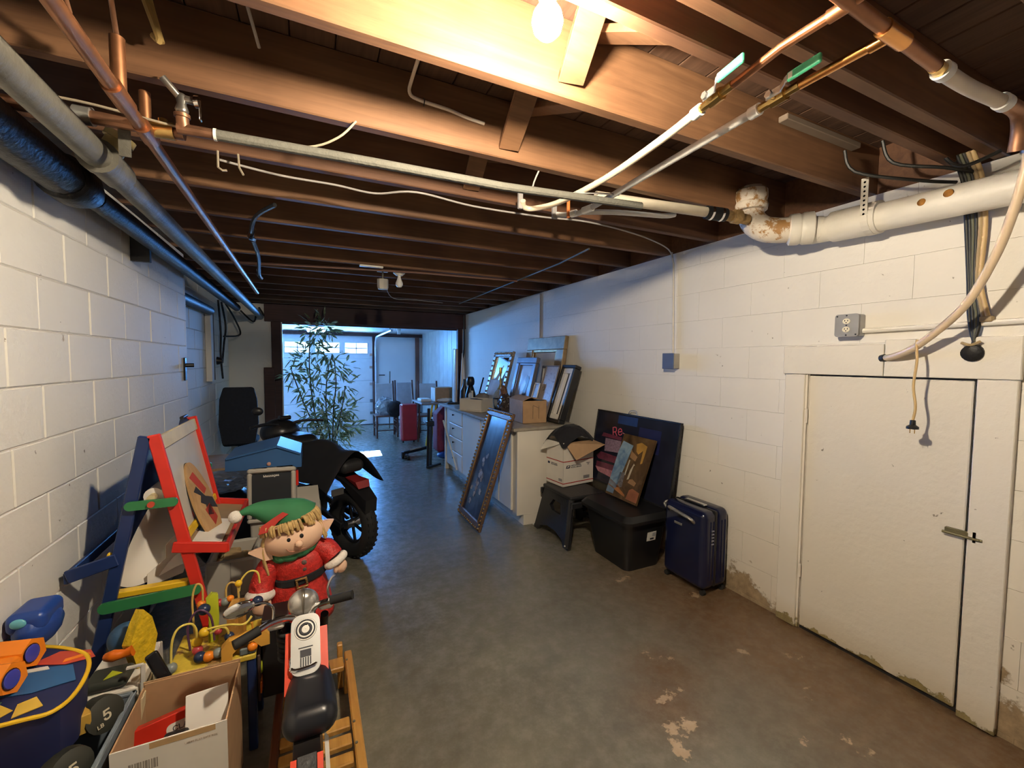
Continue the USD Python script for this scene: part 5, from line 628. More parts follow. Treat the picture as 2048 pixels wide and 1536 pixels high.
for pts, m in (([(-.485, 1.89, .40), (-.482, 1.90, .50), (-.465, 1.91, .545), (-.43, 1.92, .55), (-.415, 1.93, .52), (-.415, 1.94, .47)], ylw), ([(-.40, 1.92, .50), (-.365, 1.90, .525), (-.30, 1.88, .535), (-.25, 1.87, .53), (-.225, 1.88, .55)], ylw), ([(-.37, 1.93, .49), (-.335, 1.93, .505), (-.315, 1.93, .49), (-.31, 1.94, .44)], ylw), ([(-.455, 2.10, .40), (-.46, 2.10, .55), (-.445, 2.10, .615), (-.425, 2.10, .60), (-.425, 2.10, .52)], M('wire_tan', (.62, .42, .12), .4)), ([(-.45, 2.0, .40), (-.455, 2.0, .50), (-.42, 2.0, .555), (-.38, 2.0, .52), (-.37, 2.0, .42)], pur), ([(-.345, 2.12, .50), (-.345, 2.12, .57), (-.325, 2.12, .59), (-.305, 2.12, .57), (-.300, 2.12, .50)], MT['wire_tan']), ([(-.225, 1.87, .53), (-.222, 1.88, .48), (-.225, 1.885, .42)], M('wire_orange', (.8, .36, .05), .4)), ([(-.30, 2.13, .54), (-.29, 2.13, .59), (-.26, 2.13, .62), (-.23, 2.13, .61), (-.222, 2.13, .56)], ylw)): P(at_, 'bead_wire', tube(pts, .0042, 7, 5), m)
bc_ = {'y': yellow, 'r': M('bead_red', (.45, .05, .06), .3), 'n': M('bead_navy', (.015, .03, .08), .3), 'o': orange, 'g': M('bead_grey', (.22, .25, .24), .35)}
for x, y, z, r, k in [(-.485, 1.89, .412, .02, 'g'), (-.415, 1.94, .462, .019, 'y'), (-.412, 1.93, .435, .018, 'r'), (-.40, 1.905, .42, .02, 'n'), (-.372, 1.90, .418, .019, 'o'), (-.342, 1.905, .42, .019, 'g'), (-.32, 1.91, .425, .018, 'y'), (-.385, 1.91, .51, .018, 'y'), (-.345, 1.935, .49, .014, 'r'), (-.31, 1.94, .455, .018, 'n'), (-.405, 2.02, .545, .022, 'n'), (-.365, 2.08, .53, .016, 'r'), (-.345, 2.08, .53, .017, 'g'), (-.325, 2.08, .54, .014, 'o'), (-.245, 2.05, .52, .014, 'r'), (-.222, 2.04, .525, .021, 'n'), (-.226, 1.885, .425, .018, 'o'), (-.30, 2.12, .58, .014, 'y'), (-.43, 2.1, .53, .016, 'o')]: P(at_, 'bead', sph((x, y, z), r, 2), bc_[k])
# cardboard box in the foreground
fb = T('moving_box', 'open cardboard box with a printed white front flap at the bottom of the picture', 'box', (-.405, 1.70, 0))
for nme, q, m in (('wall', B(-.55, 1.838, 0, -.262, 1.843, .415), card), ('wall', B(-.55, 1.56, 0, -.545, 1.84, .40), card), ('wall', B(-.267, 1.56, 0, -.262, 1.84, .40), card), ('wall', B(-.55, 1.555, 0, -.262, 1.56, .40), cardw), ('base', B(-.55, 1.555, .0, -.262, 1.84, .008), card)): P(fb, nme, q, m, False)
P(fb, 'inside_liner', B(-.545, 1.834, .01, -.267, 1.838, .41), card, False); P(fb, 'inside_liner', B(-.545, 1.5605, .01, -.267, 1.562, .395), card, False); Fx = fr((-.405, 1.5548, .33), (1, 0, 0), (0, 0, 1)); P(fb, 'tape', mv(cube((.165, .018, .0006)), Fx @ tr(.03, .06, 0)), M('tape_tan', (.5, .33, .16), .3), False)
P(fb, 'barcode', [mv(cube((.003 if k % 3 else .006, .03, .0006)), Fx @ tr(-.10 + k * .0065, .005, 0)) for k in range(11)], M('grey_print', (.3, .26, .22), .6, var=0), False); P(fb, 'lettering', text('LARGE FLAT RATE BOX', .0055, Fx @ tr(.075, .035, 0), .0006, False), M('faint_print', (.5, .38, .3), .6, var=0), False)
O('white_pad', 'white paper pad standing in the right of the cardboard box', 'paper pad', mv(cube((.12, .012, .30), .002), fr((-.335, 1.655, .275), (1, .06, .03), (0, .9, -.42))), paper, False)
rbx = T('red_game_box', 'red game box with a white oval title standing in the cardboard box', 'game box', (-.42, 1.72, .1)); Fg = fr((-.425, 1.705, .195), (1, .12, .14), (-.10, .25, .95)); P(rbx, 'carton', mv(cube((.22, .30, .035), .003), Fg @ tr(0, 0, -.018)), M('game_red', (.62, .03, .015), .35), False); P(rbx, 'title_oval', mv(prism(rrect(.13, .036, .016), .001, np.eye(4)), Fg @ tr(.045, .105, 0)), white, False); P(rbx, 'lettering', text('CLASSIC', .016, Fg @ tr(.045, .105, .001), .0008), M('title_grey', (.12, .12, .14), .5, var=0), False); P(rbx, 'blue_logo', mv(cube((.05, .014, .001)), Fg @ tr(.085, .138, .0005)), M('logo_blue', (.12, .12, .45), .4), False); P(rbx, 'yellow_picture', mv(cube((.12, .03, .001)), Fg @ tr(.04, .072, .0005)), yellow, False)
O('dark_remote', 'small dark rounded handset lying on the red game box', 'remote', rbox(-.44, 1.60, .345, -.375, 1.63, .365, .009, 1), black)
# crate at left with dumbbells and things on top
tu = T('plastic_tub', 'grey-blue plastic tub at the left full of weights', 'tub', (-.72, 1.65, 0)); tubm = M('tub_plastic', (.20, .24, .28), .4)
for q in tray(-.885, 1.40, 0, -.575, 1.845, .385, .008): P(tu, 'side', q, tubm, False)
P(tu, 'rim', [B(-.89, 1.395, .38, -.57, 1.41, .392, .003), B(-.585, 1.395, .38, -.57, 1.85, .392, .003), B(-.89, 1.835, .38, -.57, 1.85, .392, .003)], tubm, False)
def dumb(c, ax, lab):
    ax = nrm(ax); c = V(*c); d = T('dumbbell', lab, 'dumbbell', c, 'dark dumbbells in the tub'); hd = M('dumbbell_rubber', (.035, .036, .028), .55); 
    for s in (-1, 1): P(d, 'head', mv(lathe([(.03, -.035), (.052, -.028), (.056, 0), (.052, .028), (.03, .034)], None, 18), at(c + ax * .085 * s, ax)), hd, 40)
    P(d, 'handle', cyl(c - ax * .06, c + ax * .06, .015), steel)
    f = c + ax * .1195; P(d, 'lettering', text('5', .03, fr(f, np.cross((0, 0, 1), ax), np.cross(ax, np.cross((0, 0, 1), ax))), .0015), M('weight_print', (.62, .55, .4), .5, var=0), False); P(d, 'lettering', text('LB', .011, fr(f, np.cross((0, 0, 1), ax), np.cross(ax, np.cross((0, 0, 1), ax))) @ tr(-.022, -.022, 0), .0015), MT['weight_print'], False)
dumb((-.695, 1.79, .385), (.75, -.62, .28), 'dark dumbbell with its round 5 end facing out, nearer the white carton'); dumb((-.715, 1.63, .355), (.75, -.62, .28), 'dark dumbbell with its round 5 end facing out, nearest the camera in the tub')
lc = T('lunch_case', 'navy soft case with yellow piping and cartoon car print on top of the tub', 'bag', (-.76, 1.72, .43)); casem = M('case_navy', (.014, .02, .085), .55)
tp = [(-.895, 1.87), (-.80, 1.865), (-.70, 1.815), (-.655, 1.75), (-.640, 1.65), (-.655, 1.575), (-.71, 1.55), (-.895, 1.56)]; ctr = V(-.775, 1.72)
def cz(x, y): return .590 + .06 * (y - 1.72) - .12 * (x + .775)
top = [(x, y, cz(x, y)) for x, y in tp]; P(lc, 'case', hull(top + [(ctr[0] + (x - ctr[0]) * .90, ctr[1] + (y - ctr[1]) * .9, .405) for x, y in tp]), casem, 35); P(lc, 'piping', tube(spl([V(*p) + V(0, 0, .002) for p in top], 5, True), .006, 8, 0, True), yellow)
Fc = fr((-.775, 1.71, .5912), (1, 0, -.12), (0, .86, .05)); 
for k, (poly, m) in enumerate([([(-.03, .07), (.02, .12), (.10, .11), (.125, .07), (.06, .05)], M('case_red', (.55, .07, .04), .4)), ([(-.05, -.06), (-.06, .05), (.08, .045), (.115, -.03), (.03, -.06)], M('case_blue', (.03, .12, .30), .45)), ([(-.10, -.16), (-.11, -.08), (-.02, -.09), (.02, -.12), (-.02, -.17)], M('case_yellow', (.70, .45, .06), .45)), ([(-.08, -.12), (-.07, -.075), (-.02, -.08), (-.02, -.12)], M('case_green', (.10, .20, .12), .45)), ([(.02, -.10), (.05, -.08), (.08, -.12), (.03, -.15)], MT['case_yellow']), ([(.05, .075), (.10, .095), (.11, .085), (.05, .06)], orange), ([(-.03, .045), (.02, .05), (.03, .035), (-.02, .03)], white)]): P(lc, 'printed_shape', mv(prism(poly, .001 + .0004 * k, np.eye(4)), Fc), m, False)
ot = T('orange_binoculars', 'chunky orange toy binoculars with blue lenses on the navy case', 'toy', (-.83, 1.72, .62))
for y0, x0 in ((1.775, -.845), (1.665, -.84)): P(ot, 'barrel', hull(np.vstack([lathe([(.044, 0), (.044, .001)], at((x0 + dx, y0 - .02 * dx, cz(x0 + dx, y0) + .046), (1, -.25, .1)), 6).vertices for dx in (-.05, .055)])), orange, 20); P(ot, 'lens', lathe([(0, .003), (.022, .004), (.028, 0)], at((x0 + .0555, y0 - .012, cz(x0 + .056, y0) + .050), (1, -.25, .1)), 16), M('lens_blue', (.05, .06, .42), .15), True)
P(ot, 'bridge', rbox(-.87, 1.67, .625, -.80, 1.77, .66, .015, 1), orange)
bt_ = T('blue_toy_truck', 'blue plastic toy vehicle with a light blue window behind the orange binoculars', 'toy', (-.85, 1.98, .64)); P(bt_, 'body', blob((-.845, 1.93, .655), (.055, .085, .065), 12, .08), M('truck_blue', (.015, .06, .30), .35)); P(bt_, 'cab', rbox(-.90, 1.86, .655, -.80, 2.0, .725, .025, 2), MT['truck_blue']); P(bt_, 'window', sph((-.86, 1.857, .70), .02, 2, (1, .4, .8)), M('truck_window', (.15, .50, .62), .3))
bn_ = T('white_carton', 'small white carton with purple print beside the tub', 'box', (-.66, 1.98, 0)); P(bn_, 'carton', B(-.75, 1.87, 0, -.575, 2.15, .385, .003), cardw, False); P(bn_, 'purple_print', [B(-.665, 1.868, .335, -.635, 1.87, .36), B(-.66, 1.868, .29, -.63, 1.87, .32)], M('print_purple', (.10, .04, .16), .5), False)
O('yellow_carton', 'yellow-brown cardboard corner showing under the navy case', 'box', mv(cube((.07, .05, .06), .003), tr(-.675, 1.70, .425) @ rot(20)), M('mustard_card', (.55, .33, .05), .7), False)
O('yellow_star', 'yellow ribbed toy shape standing up beside the bead table', 'toy', mv(prism(Polygon([(-.03, -.10), (.03, -.10), (.055, -.02), (.04, .06), (.01, .105), (-.02, .06), (-.05, .0)]), .035, np.eye(4)), fr((-.625, 2.03, .485), (.55, .85, 0), (.0, .1, 1))), M('toy_yellow', (.72, .48, .02), .5, var=.3, sc=40., bump=.6), False)
O('blue_ball', 'dull blue toy ball behind the yellow shape', 'ball', sph((-.68, 2.12, .445), .058, 3), M('ball_blue', (.05, .12, .24), .5)); O('orange_peg', 'bright orange double-ended peg in front of the blue ball', 'toy', tube([(-.695, 1.98, .46), (-.67, 1.97, .465), (-.64, 1.97, .465), (-.615, 1.97, .47)], [.014, .02, .014, .02], 12, 4), M('peg_orange', (.85, .18, .01), .4))
cm = T('black_camera', 'small black pouch with a lime triangle on the white carton', 'pouch', (-.67, 1.93, .386)); P(cm, 'pouch', hull(np.vstack([rbox(-.73, 1.88, .388, -.61, 1.98, .425, .015, 1).vertices])), M('pouch_dark', (.04, .045, .035), .6)); P(cm, 'triangle', prism([(-.02, -.02), (.025, .0), (-.01, .025)], .002, fr((-.655, 1.915, .4255), (1, 0, 0), (0, 1, 0))), lime, False)
O('white_picture_stand', 'thin white plastic stand leaning between the tub and the cardboard box', 'stand', [seg((-.565, 1.88, .30), (-.555, 1.86, .47), .012, .006), seg((-.565, 1.70, .28), (-.555, 1.86, .30), .012, .006), seg((-.60, 1.86, .47), (-.555, 1.86, .47), .012, .006)], white, False)
O('cream_folder', 'cream folded card standing beside the cardboard box', 'folder', [mv(cube((.006, .22, .34)), fr((-.560, 1.90, .22), (1, .05, .0), (0, 1, 0)) @ rot(4, (0, 1, 0)))], M('cream_card', (.70, .62, .40), .7), False)
O('black_phone', 'glossy black handset standing at the corner of the bead table', 'handset', mv(rbox(-.02, -.012, -.06, .02, .012, .06, .01, 1), fr((-.515, 1.87, .44), (.8, .4, .3), (-.3, .9, -.2))), M('gloss_black', (.01, .01, .012), .12))
O('orange_toy', 'rounded orange toy at the bottom left corner', 'toy', blob((-.80, 1.42, .43), (.07, .07, .075), 8, .08), M('toy_amber', (.72, .30, .015), .45)); O('dark_bag', 'dark purple soft bag sagging under the navy case in the tub', 'bag', blob((-.82, 1.50, .34), (.055, .09, .055), 3, .2), M('plum_fabric', (.035, .025, .05), .8))
# ================= BACK AND GARAGE =================
oc = T('office_chair', 'dark office chair with a rounded back in the left recess', 'chair', (-.86, 6.4, 0)); offm = M('office_fabric', (.012, .016, .026), .8, var=.2, sc=40., bump=.2)
P(oc, 'backrest', mv(prism(Polygon([(-.15, -.33), (.15, -.33), (.185, -.1), (.17, .2), (.14, .33), (-.14, .33), (-.175, .2), (-.185, -.1)]).buffer(.03, 4), .06, np.eye(4)), fr((-.84, 6.38, .83), (1, 0, 0), (0, .12, 1))), offm, 40); P(oc, 'seat', rbox(-1.03, 6.33, .44, -.65, 6.72, .53, .04, 2), offm); P(oc, 'column', cyl((-.86, 6.53, .08), (-.86, 6.53, .44), .03), black)
for a in np.radians((20, 92, 164, 236, 308)): P(oc, 'base_arm', seg((-.86, 6.53, .09), (-.86 + .21 * math.cos(a), 6.53 + .21 * math.sin(a), .06), .04, .025, r=.005), black, False); P(oc, 'caster', sph((-.86 + .21 * math.cos(a), 6.53 + .21 * math.sin(a), .028), .028, 1), black)
# motorbike
mb = T('motorbike', 'small black motorbike with a knobby rear wheel parked facing the garage', 'motorbike', (.05, 4, 0)); A = V(.275, 3.50, 0); D_ = nrm(V(-.58, 1.0, 0)); N_ = V(D_[1], -D_[0], 0); bkm = M('bike_black', (.014, .014, .016), .3, var=.1); tir = M('tire', (.012, .012, .013), .8, var=.2)
def bp_(s, n, z): return A + D_ * s + N_ * n + V(0, 0, z)
for nme, s in (('rear', 0), ('front', 1.16)):
    c = bp_(s, 0, .27); t1 = mv(trimesh.creation.torus(.212, .058, 40, 14), at(c, N_)); knobs = []
    for k in range(34):
        a = k * 2 * math.pi / 34; r_ = D_ * math.cos(a) + V(0, 0, math.sin(a))
        for w in (-.03, 0, .03): knobs.append(mv(cube((.016, .022, .018)), fr(c + r_ * (.265 if w == 0 else .256) + N_ * w, r_, N_)))
    P(mb, nme + '_tire', t1, tir, True); P(mb, 'tread_knobs', knobs, tir, False, kind='stuff'); P(mb, nme + '_rim', mv(trimesh.creation.torus(.152, .016, 32, 8), at(c, N_)), bkm); P(mb, 'hub', cyl(c - N_ * .06, c + N_ * .06, .035), steel)
    for k in range(6): a = k * math.pi / 3 + .3; r_ = D_ * math.cos(a) + V(0, 0, math.sin(a)); P(mb, 'spoke', seg(c + r_ * .03, c + r_ * .15, .014, .02), bkm, False)
P(mb, 'swing_arm', [seg(bp_(0, -.09, .27), bp_(.46, -.07, .36), .03, .05, r=.006)], bkm, False); P(mb, 'swing_arm', seg(bp_(0, .09, .27), bp_(.46, .07, .36), .03, .05, r=.006), bkm, False); P(mb, 'shock', cyl(bp_(.06, .08, .32), bp_(.2, .07, .60), .022), steel)
P(mb, 'engine', rbox(-.13, -.11, -.12, .16, .11, .16, .04, 2, fr(bp_(.62, 0, .38), D_, N_)), bkm); P(mb, 'frame_beam', seg(bp_(.1, 0, .62), bp_(1.0, 0, .80), .09, .07, r=.01), bkm, False); P(mb, 'seat', rbox(-.36, -.10, -.05, .30, .10, .05, .045, 2, fr(bp_(.32, 0, .72), D_, N_)), M('bike_seat', (.014, .014, .016), .6)); P(mb, 'tank', rbox(-.17, -.12, -.10, .17, .12, .10, .07, 2, fr(bp_(.78, 0, .80), D_, N_)), bkm)
P(mb, 'rear_fender', hull([bp_(-.10, s * .07, .585) for s in (-1, 1)] + [bp_(-.24, s * .05, .50) for s in (-1, 1)] + [bp_(-.23, s * .05, .40) for s in (-1, 1)] + [bp_(.12, s * .08, .66) for s in (-1, 1)] + [bp_(-.02, s * .07, .56) for s in (-1, 1)]), bkm, 20); P(mb, 'tail_light', hull([bp_(-.13, s * .06, .625) for s in (-1, 1)] + [bp_(-.155, s * .05, .575) for s in (-1, 1)] + [bp_(.02, s * .05, .64) for s in (-1, 1)]), M('tail_red', (.25, .02, .02), .2), 20); P(mb, 'plate', mv(cube((.10, .05, .003)), fr(bp_(-.10, -.19, .58), N_, (0, 0, 1))), M('plate_dark', (.06, .06, .06), .5), False)
P(mb, 'fork', cyl(bp_(1.16, .07, .27), bp_(1.0, .06, .92), .02), steel); P(mb, 'fork', cyl(bp_(1.16, -.07, .27), bp_(1.0, -.06, .92), .02), steel); P(mb, 'headlight_cowl', sph(bp_(1.08, 0, .88), .15, 3, (1.1, 1, .85)), bkm); P(mb, 'handlebar', tube([bp_(.92, -.33, .97), bp_(.98, -.16, .98), bp_(1.0, 0, .95), bp_(.98, .16, .98), bp_(.92, .33, .97)], .014, 10, 4), bkm)
P(mb, 'mirror', sph(bp_(.98, -.24, 1.10), .045, 2, (1, .5, .8)), black); P(mb, 'instrument', rbox(-.05, -.02, -.03, .05, .02, .03, .012, 1, fr(bp_(1.0, 0, 1.02), N_, (0, 0, 1))), MT['gloss_black']); P(mb, 'side_stand', cyl(bp_(.5, .12, .3), bp_(.56, .24, .01), .012), steel)
def cov(u, v): s = -.06 + .78 * u; n = (v - .5) * .50; z = .875 - .10 * np.abs(u - .5) - .36 * np.abs(v - .5) ** 1.5 * 2 + .02 * np.sin(9 * u + 4 * v); q = np.stack([A[0] + D_[0] * s + N_[0] * n, A[1] + D_[1] * s + N_[1] * n, z], -1); return q
O('seat_cover', 'dark cloth draped over the seat of the motorbike', 'cloth', surf(cov, 24, 20, .006), M('cover_black', (.007, .007, .010), .9, var=.2), True)
O('corner_carton', 'brown cardboard carton on the floor below the office chair', 'box', B(-1.06, 4.75, 0, -.62, 5.45, .52, .005), card, False)
O('bin_bag', 'black plastic bag behind the grey toy bench', 'bag', blob((-.58, 3.74, .28), (.22, .22, .32), 21, .14), M('bag_black', (.012, .012, .014), .3)); plast = M('clear_film', (.55, .6, .65), .12, var=.2, sc=20., trans=.55)
O('plastic_wrap', 'crumpled clear plastic wrap on top of the black bag', 'plastic wrap', blob((-.60, 3.66, .66), (.20, .14, .07), 31, .35, 5.), plast)
# plant
pl = T('bamboo_plant', 'tall artificial bamboo plant standing before the garage opening', 'plant', (.25, 7.0, 0)); stm = M('bamboo_stem', (.07, .06, .03), .6); lf = usdkit.material(stage, '/World/Looks/bamboo_leaf', {'g': ('geometry', {}), 'n': ('noise_texture', dict(scale=14., detail=3.)), 'r': ('rgb_ramp', {'ramp': [(.35, (.09, .12, .05)), (.52, (.22, .24, .10)), (.66, (.52, .48, .28))]}), 'p': ('principled_bsdf', dict(roughness=.5)), 't': ('translucent_bsdf', {}), 'm': ('mix_closure', dict(fac=.3))}, [('g.position', 'n.vector'), ('n.fac', 'r.fac'), ('r.color', 'p.base_color'), ('r.color', 't.color'), ('p.BSDF', 'm.closure1'), ('t.BSDF', 'm.closure2')], surface='m.closure')
P(pl, 'pot', lathe([(.10, 0), (.12, .02), (.14, .22), (.15, .24), (.13, .24)], tr(.25, 7.0, 0), 20), M('pot_dark', (.03, .028, .03), .5)); rl = np.random.default_rng(12)
stems = [[(.22, 7.0, .2), (.05, 7.0, .7), (-.02, 7.02, 1.4), (.0, 7.0, 2.0)], [(.26, 7.0, .2), (.2, 7.05, .8), (.22, 7.02, 1.3), (.29, 7.0, 1.62)], [(.28, 7.0, .2), (.30, 6.95, .8), (.34, 6.95, 1.2), (.32, 6.97, 1.55)], [(.2, 7.02, .25), (-.05, 7.05, .75), (-.2, 7.0, 1.2), (-.26, 7.0, 1.4)], [(.3, 7.0, .25), (.42, 7.0, .8), (.47, 6.98, 1.15)]]
for s in stems: P(pl, 'stem', tube(s, [.012, .006], 7, 5), stm)
def leaf(c, d, L, W): d = nrm(d); s = nrm(np.cross(d, rl.normal(0, 1, 3))); u = np.cross(s, d); return np.array([c, c + d * L * .35 + s * W + u * .004, c + d * L * .35 - s * W + u * .004, c + d * L * .75 + s * W * .6 - V(0, 0, .02 * L), c + d * L * .75 - s * W * .6 - V(0, 0, .02 * L), c + d * L - V(0, 0, .10 * L)]), [(0, 1, 2), (1, 3, 2), (2, 3, 4), (3, 5, 4)]
for cl, (c, r, k) in enumerate([((.20, 7, 2.06), .12, 34), ((.10, 7, 1.96), .20, 44), ((.02, 7, 1.72), .13, 30), ((.28, 7, 1.62), .16, 40), ((-.08, 7, 1.52), .16, 40), ((.40, 7, 1.42), .15, 34), ((.12, 7, 1.36), .14, 30), ((-.26, 7, 1.34), .14, 34), ((-.02, 7, 1.16), .16, 40), ((.10, 7, .98), .14, 34), ((.46, 7, 1.12), .14, 34), ((.2, 7, .76), .17, 46), ((.05, 7, .7), .14, 34), ((.42, 7, .78), .16, 44), ((.30, 6.95, .58), .22, 110), ((.28, 6.95, .36), .20, 110), ((.52, 6.95, .52), .13, 30), ((-.1, 7, .62), .12, 20)]):
    vs, fs = [], []
    for j in range(k): p = V(*c) + rl.normal(0, r * .5, 3); d = nrm(p - V(*c) + V(0, 0, -.03)) + rl.normal(0, .35, 3); a, b = leaf(p, d, rl.uniform(.10, .20), rl.uniform(.011, .023)); fs += [tuple(q + 6 * j for q in t_) for t_ in b]; vs.append(a)
    P(pl, 'leaf_spray', trimesh.Trimesh(np.vstack(vs), fs, process=False), lf, False, kind='stuff')
# garage door hardware
tk = T('door_track', 'bent white steel track for the garage door beside the right jamb', 'track', (1.39, 9.5, 0)); trk = M('track_steel', (.66, .70, .76), .3, .6); P(tk, 'track', tube([(1.40, 10.58, .02), (1.40, 10.58, 1.78)] + [(1.40, 10.58 - .32 * (1 - math.cos(a)), 1.78 + .32 * math.sin(a)) for a in np.arange(.2, 1.58, .27)] + [(1.40, 8.3, 2.12)], .024, 8), trk); P(tk, 'hanger', B(1.39, 8.5, 2.12, 1.41, 8.53, 2.21), steel, False)
for z in (.5, 1.0, 1.5): P(tk, 'bracket', B(1.38, 10.56, z, 1.42, 10.64, z + .03), steel, False)
go = T('garage_opener', 'ceiling-hung garage door opener with a glowing lamp lens', 'opener', (.1, 9.2, 2.1)); P(go, 'housing', rbox(-.06, 9.0, 2.10, .26, 9.45, 2.19, .02, 1), M('opener_grey', (.18, .18, .2), .4)); P(go, 'lens', rbox(-.06, 8.93, 2.09, .26, 9.01, 2.15, .02, 1), usdkit.material(stage, '/World/Looks/opener_lamp', {'e': ('emission', dict(color=(.20, .46, 1.0), strength=190.))}, [], surface='e.emission'), label='lit white lamp lens'); P(go, 'rail', B(.09, 9.45, 2.13, .12, 10.6, 2.16), steel, False); P(go, 'hanger', B(-.02, 9.2, 2.18, .0, 9.22, 2.215), steel, False); P(go, 'hanger', B(.2, 9.2, 2.18, .22, 9.22, 2.215), steel, False)
gbk = T('garage_lampholder', 'small glass lamp hanging from the garage ceiling near the track', 'lamp', (1.66, 9.0, 2.1)); P(gbk, 'glass', cyl((1.66, 9, 2.09), (1.66, 9, 2.17), .035), frost); P(gbk, 'cap', cyl((1.66, 9, 2.17), (1.66, 9, 2.212), .045), white)
# chairs
cw = wood('chair_wood', (.16, .085, .07), (.10, .05, .045), 2, .45)
dc = T('dining_chair', 'tall-backed brown dining chair nearest the garage door track', 'chair', (1.36, 8.85, 0)); cx, cyy = 1.36, 8.85
for x in (-.20, .20): P(dc, 'front_leg', lathe([(.016, 0), (.02, .05), (.016, .15), (.024, .25), (.018, .36), (.022, .43)], tr(cx + x, cyy - .19, 0), 10), cw, True); P(dc, 'back_post', tube([(cx + x, cyy + .20, 0), (cx + x, cyy + .19, .45), (cx + x * .95, cyy + .26, 1.12)], .018, 8, 4), cw)
P(dc, 'seat', B(cx - .225, cyy - .22, .42, cx + .225, cyy + .22, .455, .008), cw, False); P(dc, 'back_pad', mv(cube((.33, .03, .46), .008), fr((cx, cyy + .225, .84), (1, 0, 0), (0, 1, -.1))), M('pale_pad', (.45, .5, .55), .7), False)
for z in (.15, .27): P(dc, 'stretcher', cyl((cx - .20, cyy - .19, z), (cx + .20, cyy - .19, z), .01), cw); P(dc, 'stretcher', cyl((cx - .20, cyy - .19, z + .03), (cx - .20, cyy + .195, z + .03), .01), cw); P(dc, 'stretcher', cyl((cx + .20, cyy - .19, z + .03), (cx + .20, cyy + .195, z + .03), .01), cw)
dup(dc, (1.86, 9.12, 0), 'tall-backed brown dining chair in the middle of the three in the garage', 8, 'brown dining chairs in the garage'); dup(dc, (2.16, 8.55, 0), 'tall-backed brown dining chair farthest right in the garage behind the carton', -10, 'brown dining chairs in the garage'); tag(dc, group='brown dining chairs in the garage')
O('plastic_bundle', 'clear plastic bundle piled on the first dining chair', 'plastic wrap', blob((1.33, 8.83, .62), (.17, .17, .19), 14, .3, 4.), plast); O('black_coat', 'black garment heaped beside the plastic bundle on the first dining chair', 'garment', blob((1.50, 8.62, .58), (.15, .13, .17), 17, .15), blkfab)
rs = T('red_suitcase', 'upright red suitcase in the garage', 'suitcase', (1.64, 8.05, 0)); rsm = M('suitcase_red', (.42, .03, .05), .35, coat=.3); P(rs, 'shell', rbox(1.50, 7.92, .04, 1.80, 8.16, .73, .04, 2), rsm); P(rs, 'edge_band', B(1.493, 8.02, .05, 1.505, 8.06, .72, .003), M('band_pink', (.6, .35, .4), .4), False)
for x in (1.55, 1.75): P(rs, 'wheel', cyl((x - .012, 8.04, .02), (x + .012, 8.04, .02), .02), rubber)
gt = T('folding_table', 'folding table with yellow wooden legs in the garage', 'table', (1.95, 7.7, 0)); P(gt, 'top', B(1.74, 7.35, .77, 2.45, 8.1, .80, .004), M('table_grey', (.28, .25, .25), .5), False)
for a, b in (((1.82, 7.40, 0), (1.95, 7.42, .77)), ((1.90, 7.40, 0), (2.02, 7.42, .77)), ((2.38, 7.42, 0), (2.38, 7.42, .77)), ((2.38, 8.0, 0), (2.38, 8.0, .77)), ((1.82, 8.0, 0), (1.86, 8.0, .77))): P(gt, 'leg', seg(a, b, .03, .025, r=.004), yellow if a[1] < 7.41 else cw, False)
gx_ = T('garage_carton', 'brown cardboard carton with a white side on the garage table', 'box', (2.14, 7.6, .80)); P(gx_, 'carton', B(2.02, 7.45, .801, 2.36, 7.75, 1.06, .004), card, False); P(gx_, 'white_side', B(2.005, 7.45, .805, 2.02, 7.74, 1.055, .003), white, False)
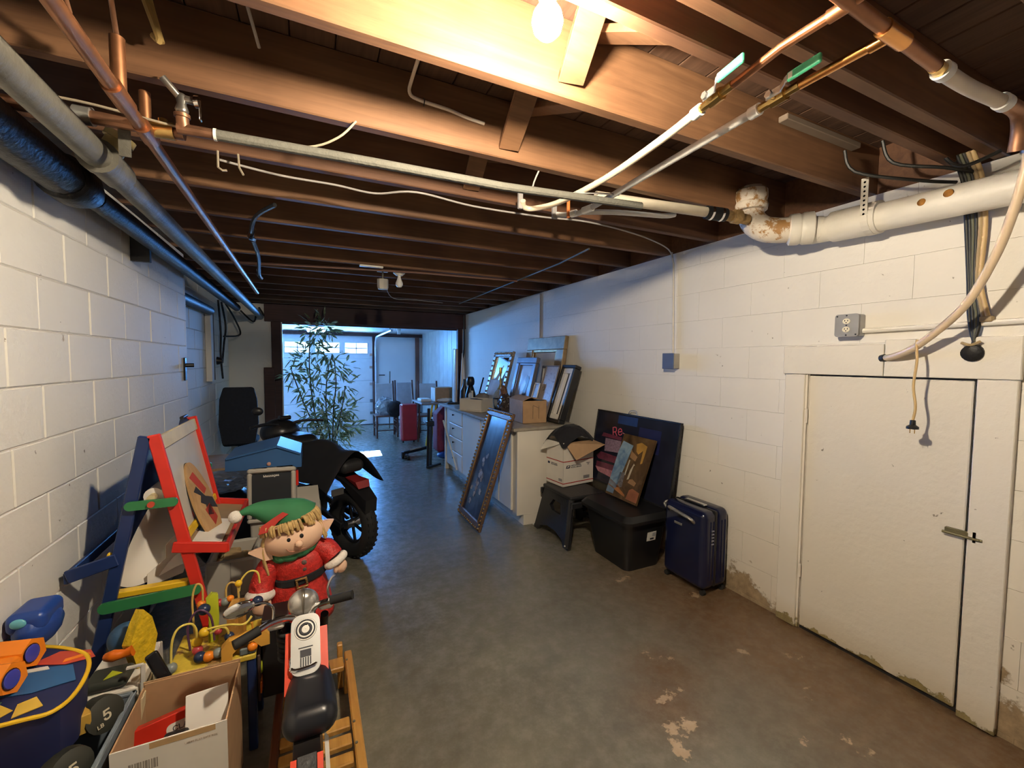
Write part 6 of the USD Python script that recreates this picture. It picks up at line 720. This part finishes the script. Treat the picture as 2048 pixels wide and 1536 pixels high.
O('white_cloth', 'white cloth crumpled on the front of the garage table', 'cloth', blob((2.18, 7.40, .84), (.15, .05, .035), 23, .3, 5.), paper); O('grey_tray', 'pale rounded tray on the garage table above the red suitcase', 'tray', rbox(1.76, 7.5, .801, 1.96, 7.8, .86, .02, 1), white)
mg = M('maroon_fabric', (.20, .02, .04), .8, var=.2, sc=20.); O('maroon_bag', 'maroon upholstered bag standing beyond the end of the base cabinet', 'bag', hull(np.vstack([rbox(1.77, 6.45, .10, 2.15, 6.75, .74, .05, 1).vertices, rbox(1.9, 6.5, .70, 2.1, 6.7, .86, .04, 1).vertices])), mg); O('blue_bag', 'shiny blue plastic bag on the floor under the maroon bag', 'bag', hull(blob((1.93, 6.42, .05), (.17, .14, .06), 5, .15).vertices + (0, 0, .02)), M('bag_blue', (.02, .07, .25), .15))
bs = T('black_stand', 'black folded stand upright beside the far end of the base cabinet', 'stand', (1.5, 5.95, 0)); P(bs, 'post', seg((1.50, 5.98, 0), (1.53, 6.02, .86), .035, .04, r=.006), black, False); P(bs, 'post', seg((1.56, 6.05, 0), (1.58, 6.06, .70), .03, .03, r=.006), black, False); P(bs, 'clamp', rbox(1.49, 5.97, .60, 1.60, 6.09, .68, .015, 1), black); P(bs, 'foot', seg((1.48, 5.96, .015), (1.72, 6.1, .015), .04, .03, r=.006), black, False)
ds = T('exercise_base', 'low dark wheeled base on the garage floor in front of the red suitcase', 'base', (1.5, 6.9, 0)); P(ds, 'beam', seg((1.30, 6.80, .07), (1.74, 7.0, .09), .06, .05, r=.008), black, False); P(ds, 'beam', seg((1.33, 6.62, .04), (1.38, 6.98, .04), .06, .05, r=.008), black, False); P(ds, 'pale_bar', seg((1.42, 6.80, .11), (1.62, 6.90, .12), .015, .02), M('bar_pale', (.4, .36, .3), .5), False); P(ds, 'wheel', cyl((1.27, 6.74, .05), (1.31, 6.74, .05), .05), rubber); P(ds, 'wheel', cyl((1.33, 6.60, .03), (1.37, 6.60, .03), .03), rubber)
O('garage_pole', 'thin pole standing behind the dining chairs', 'pole', cyl((1.6, 9.9, 0), (1.62, 9.9, 1.3), .012), iron); O('door_lever', 'dark lever handle on the garage back wall', 'handle', B(1.48, 10.60, 1.18, 1.62, 10.648, 1.20, .004), black)
